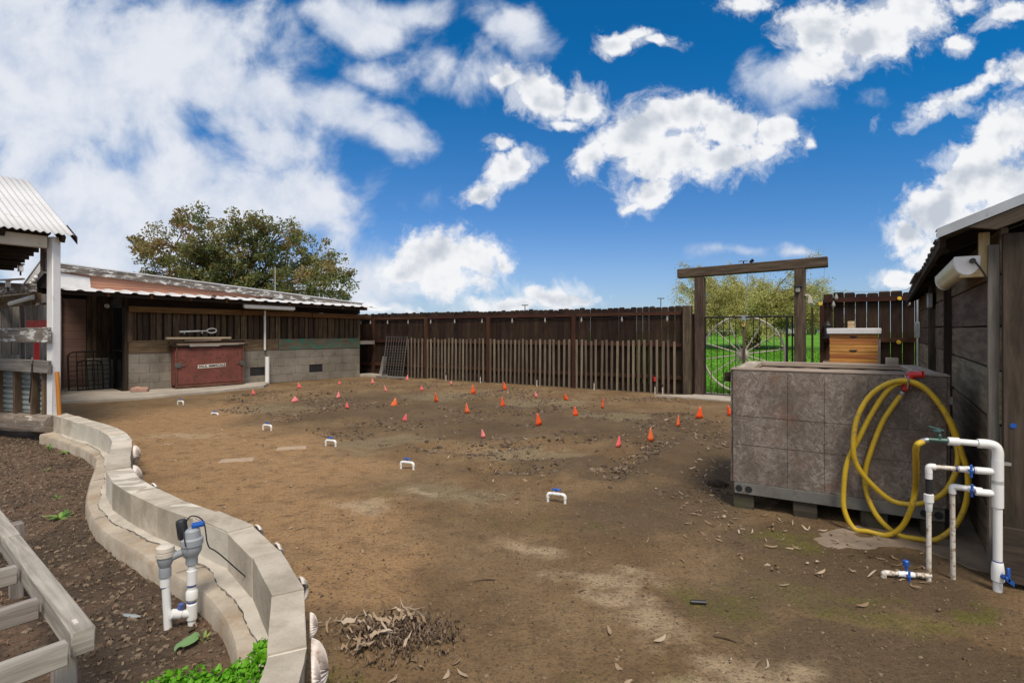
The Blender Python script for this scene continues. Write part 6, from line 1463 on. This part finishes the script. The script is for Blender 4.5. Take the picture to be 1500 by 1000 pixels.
hard = [cb(640,378,70,44,1.3),cb(690,385,55,40,1.2),(cb(610,395,60,32,1.1)),cb(660,410,80,28,1.1),cb(735,388,25,14,.8),
 cb(810,432,62,24,1.2),cb(745,445,60,16,1.1),cb(850,436,34,12,.9),cb(560,452,60,9,.7),
 cb(745,250,48,26,1.2,30),cb(705,283,38,17,1.1,15),cb(735,220,22,14,.7),
 cb(790,140,58,30,1.2,-15),cb(850,150,45,32,1.2),cb(740,115,28,18,.9),cb(830,178,30,14,.8),
 cb(905,58,38,20,1.1,10),cb(935,48,24,12,.7),cb(965,57,26,8,.7),
 cb(940,185,85,40,1.3,25),cb(1010,170,75,38,1.3),cb(1075,195,70,42,1.3),cb(1130,195,44,34,1.2),cb(985,225,100,42,1.3,10),cb(1060,240,70,35,1.1),cb(955,275,55,30,1.1,30),cb(925,300,30,12,1.0,25),cb(870,225,42,26,1.0,35),cb(1120,230,30,20,.9),cb(1180,205,14,10,.7),
 cb(1210,45,70,50,1.3),cb(1270,60,80,50,1.3),cb(1330,25,80,42,1.2),cb(1215,95,60,32,1.0),cb(1100,5,50,18,1.0),cb(1395,68,30,14,1.0),cb(1475,25,50,22,1.0,20),cb(1420,10,40,16,.8),
 cb(1480,190,70,50,1.3,40),cb(1430,255,80,55,1.3,35),cb(1370,310,75,50,1.3,25),cb(1430,340,120,60,1.4),cb(1500,280,90,80,1.4),cb(1330,345,45,36,1.2),cb(1390,375,70,30,1.1),cb(1400,145,70,16,.9,22),cb(1360,170,40,10,.8,25),cb(1340,412,55,16,1.0),cb(1480,400,90,40,1.3),cb(1490,110,40,26,1.0)]
soft = [cb(60,130,330,240,1.2),cb(250,60,250,110,1.0),cb(330,130,210,95,1.0,-25),cb(490,165,120,55,1.0,-25),cb(560,205,80,40,.95,-20),cb(260,300,300,110,1.1),cb(60,330,260,130,1.2),cb(430,310,120,85,.9,-20),cb(520,25,110,45,.95,-10),cb(600,20,60,36,.9),cb(480,400,130,60,.75),cb(560,110,60,30,.45),cb(640,100,50,36,.5),cb(760,50,70,48,.75,-20),cb(700,110,60,40,.5),cb(1140,110,90,50,.8,-20),cb(1180,150,70,30,.5),cb(400,220,90,60,.8),cb(520,420,140,40,.6),cb(1060,372,60,14,.5),cb(1160,365,36,10,.55),cb(620,310,40,30,.35)]
hd = blobmask(nt, uvw, hard); sd_ = blobmask(nt, warp(uv0, 4.0, .12), soft)
f1 = noise(nt, uv0, 13, 9, .60, .15); f2 = noise(nt, uv0, 6.5, 9, .58, .3)
shift = nt.nodes.new('ShaderNodeVectorMath'); shift.operation = 'ADD'; L(nt, uv0, shift.inputs[0]); shift.inputs[1].default_value = (-.016,.022,0)
f1s = noise(nt, shift.outputs[0], 9, 6, .5, .1); f1b = noise(nt, uv0, 9, 6, .5, .1); f4 = noise(nt, uvw, 42, 6, .6)
dh = math_(nt, 'ADD', hd, math_(nt, 'MULTIPLY', math_(nt, 'SUBTRACT', f1, .5), 2.4)); dh = math_(nt, 'ADD', dh, math_(nt, 'MULTIPLY', math_(nt, 'SUBTRACT', f4, .5), .9))
wide = math_(nt, 'ADD', math_(nt, 'MULTIPLY', hd, 1.0), math_(nt, 'MULTIPLY', math_(nt, 'SUBTRACT', noise(nt, uvw, 17, 9, .66, .4), .5), 3.4))
mh = math_(nt, 'MAXIMUM', sstep(nt, dh, -.02, .60), sstep(nt, wide, -.30, .75, 0, .62))
dsf = math_(nt, 'ADD', math_(nt, 'MULTIPLY', sd_, 1.15), math_(nt, 'MULTIPLY', math_(nt, 'SUBTRACT', f2, .5), 2.6))
ms = sstep(nt, dsf, -.10, .75)
# generic broken cloud for the rest of the dome
f3 = noise(nt, gen, 2.6, 8, .6); gm = math_(nt, 'MULTIPLY', sstep(nt, f3, .38, .56), sstep(nt, sx.outputs[1], .52, .30))
up = nt.nodes.new('ShaderNodeMapRange'); L(nt, v_, up.inputs[0]); up.inputs[1].default_value = .66; up.inputs[2].default_value = .85
gm = math_(nt, 'MAXIMUM', gm, math_(nt, 'MULTIPLY', sstep(nt, f3, .45, .62), up.outputs[0]))
relief = math_(nt, 'SUBTRACT', f1b, f1s)
shade = math_(nt, 'ADD', math_(nt, 'MULTIPLY', relief, 1.25), .95)
thick = sstep(nt, hd, .35, 1.2, 0, .17)
shade = math_(nt, 'MINIMUM', math_(nt, 'MAXIMUM', math_(nt, 'SUBTRACT', shade, thick), .66), 1.04)
ccol = mixc(nt, sstep(nt, shade, .62, .98), (5.3,5.8,6.6), (9.1,9.2,9.4))
scol = mixc(nt, sstep(nt, math_(nt, 'ADD', math_(nt, 'ADD', math_(nt, 'MULTIPLY', f2, .55), math_(nt, 'MULTIPLY', f1, .45)), math_(nt, 'MULTIPLY', sd_, .16)), .38, .74), (4.9,5.8,7.4), (8.4,8.6,9.1))
# clear sky: the physical sky, deepened
el = nt.nodes.new('ShaderNodeMapRange'); L(nt, v_, el.inputs[0]); el.inputs[1].default_value = 0; el.inputs[2].default_value = .62
tint = mixc(nt, sstep(nt, el.outputs[0], 0.0, .9), (.62,.78,1.10), (.05,.74,1.20))
skc = mixc(nt, 1.0, sk.outputs[0], tint, 'MULTIPLY')
SKY_GAIN = (1.0,1.0,1.0)
skc = mixc(nt, sstep(nt, v_, .22, -.02, 0, .30), skc, (5.6,6.8,8.0))
c_ = mixc(nt, gm, skc, (8.6,8.4,8.1)); c_ = mixc(nt, math_(nt, 'MULTIPLY', ms, .93), c_, scol); c_ = mixc(nt, mh, c_, ccol)
L(nt, c_, bg.inputs[0])

sun = bpy.data.lights.new('sun', 'SUN'); sun.energy = 3.3; sun.angle = R(18); sun.color = (1.0,.90,.76)
so2 = bpy.data.objects.new('sun', sun); C.objects.link(so2)
sdv = V((math.sin(SUN_AZ)*math.cos(SUN_EL), math.cos(SUN_AZ)*math.cos(SUN_EL), math.sin(SUN_EL)))
so2.rotation_euler = sdv.to_track_quat('Z', 'Y').to_euler()

cam = bpy.data.cameras.new('camera'); co = bpy.data.objects.new('camera', cam); C.objects.link(co); sc.camera = co
co.location = (0,0,EYE); co.rotation_euler = (R(90),0,0); cam.sensor_width = 36; cam.lens = F/1500*36; cam.shift_y = -(500-HZ)/1500; cam.clip_end = 3000; cam.clip_start = .05
sc.view_settings.view_transform = 'Standard'; sc.view_settings.look = 'None'; sc.view_settings.exposure = 0; sc.view_settings.gamma = 1
for o in list(bpy.data.objects):
    if '_w' in o: del o['_w']
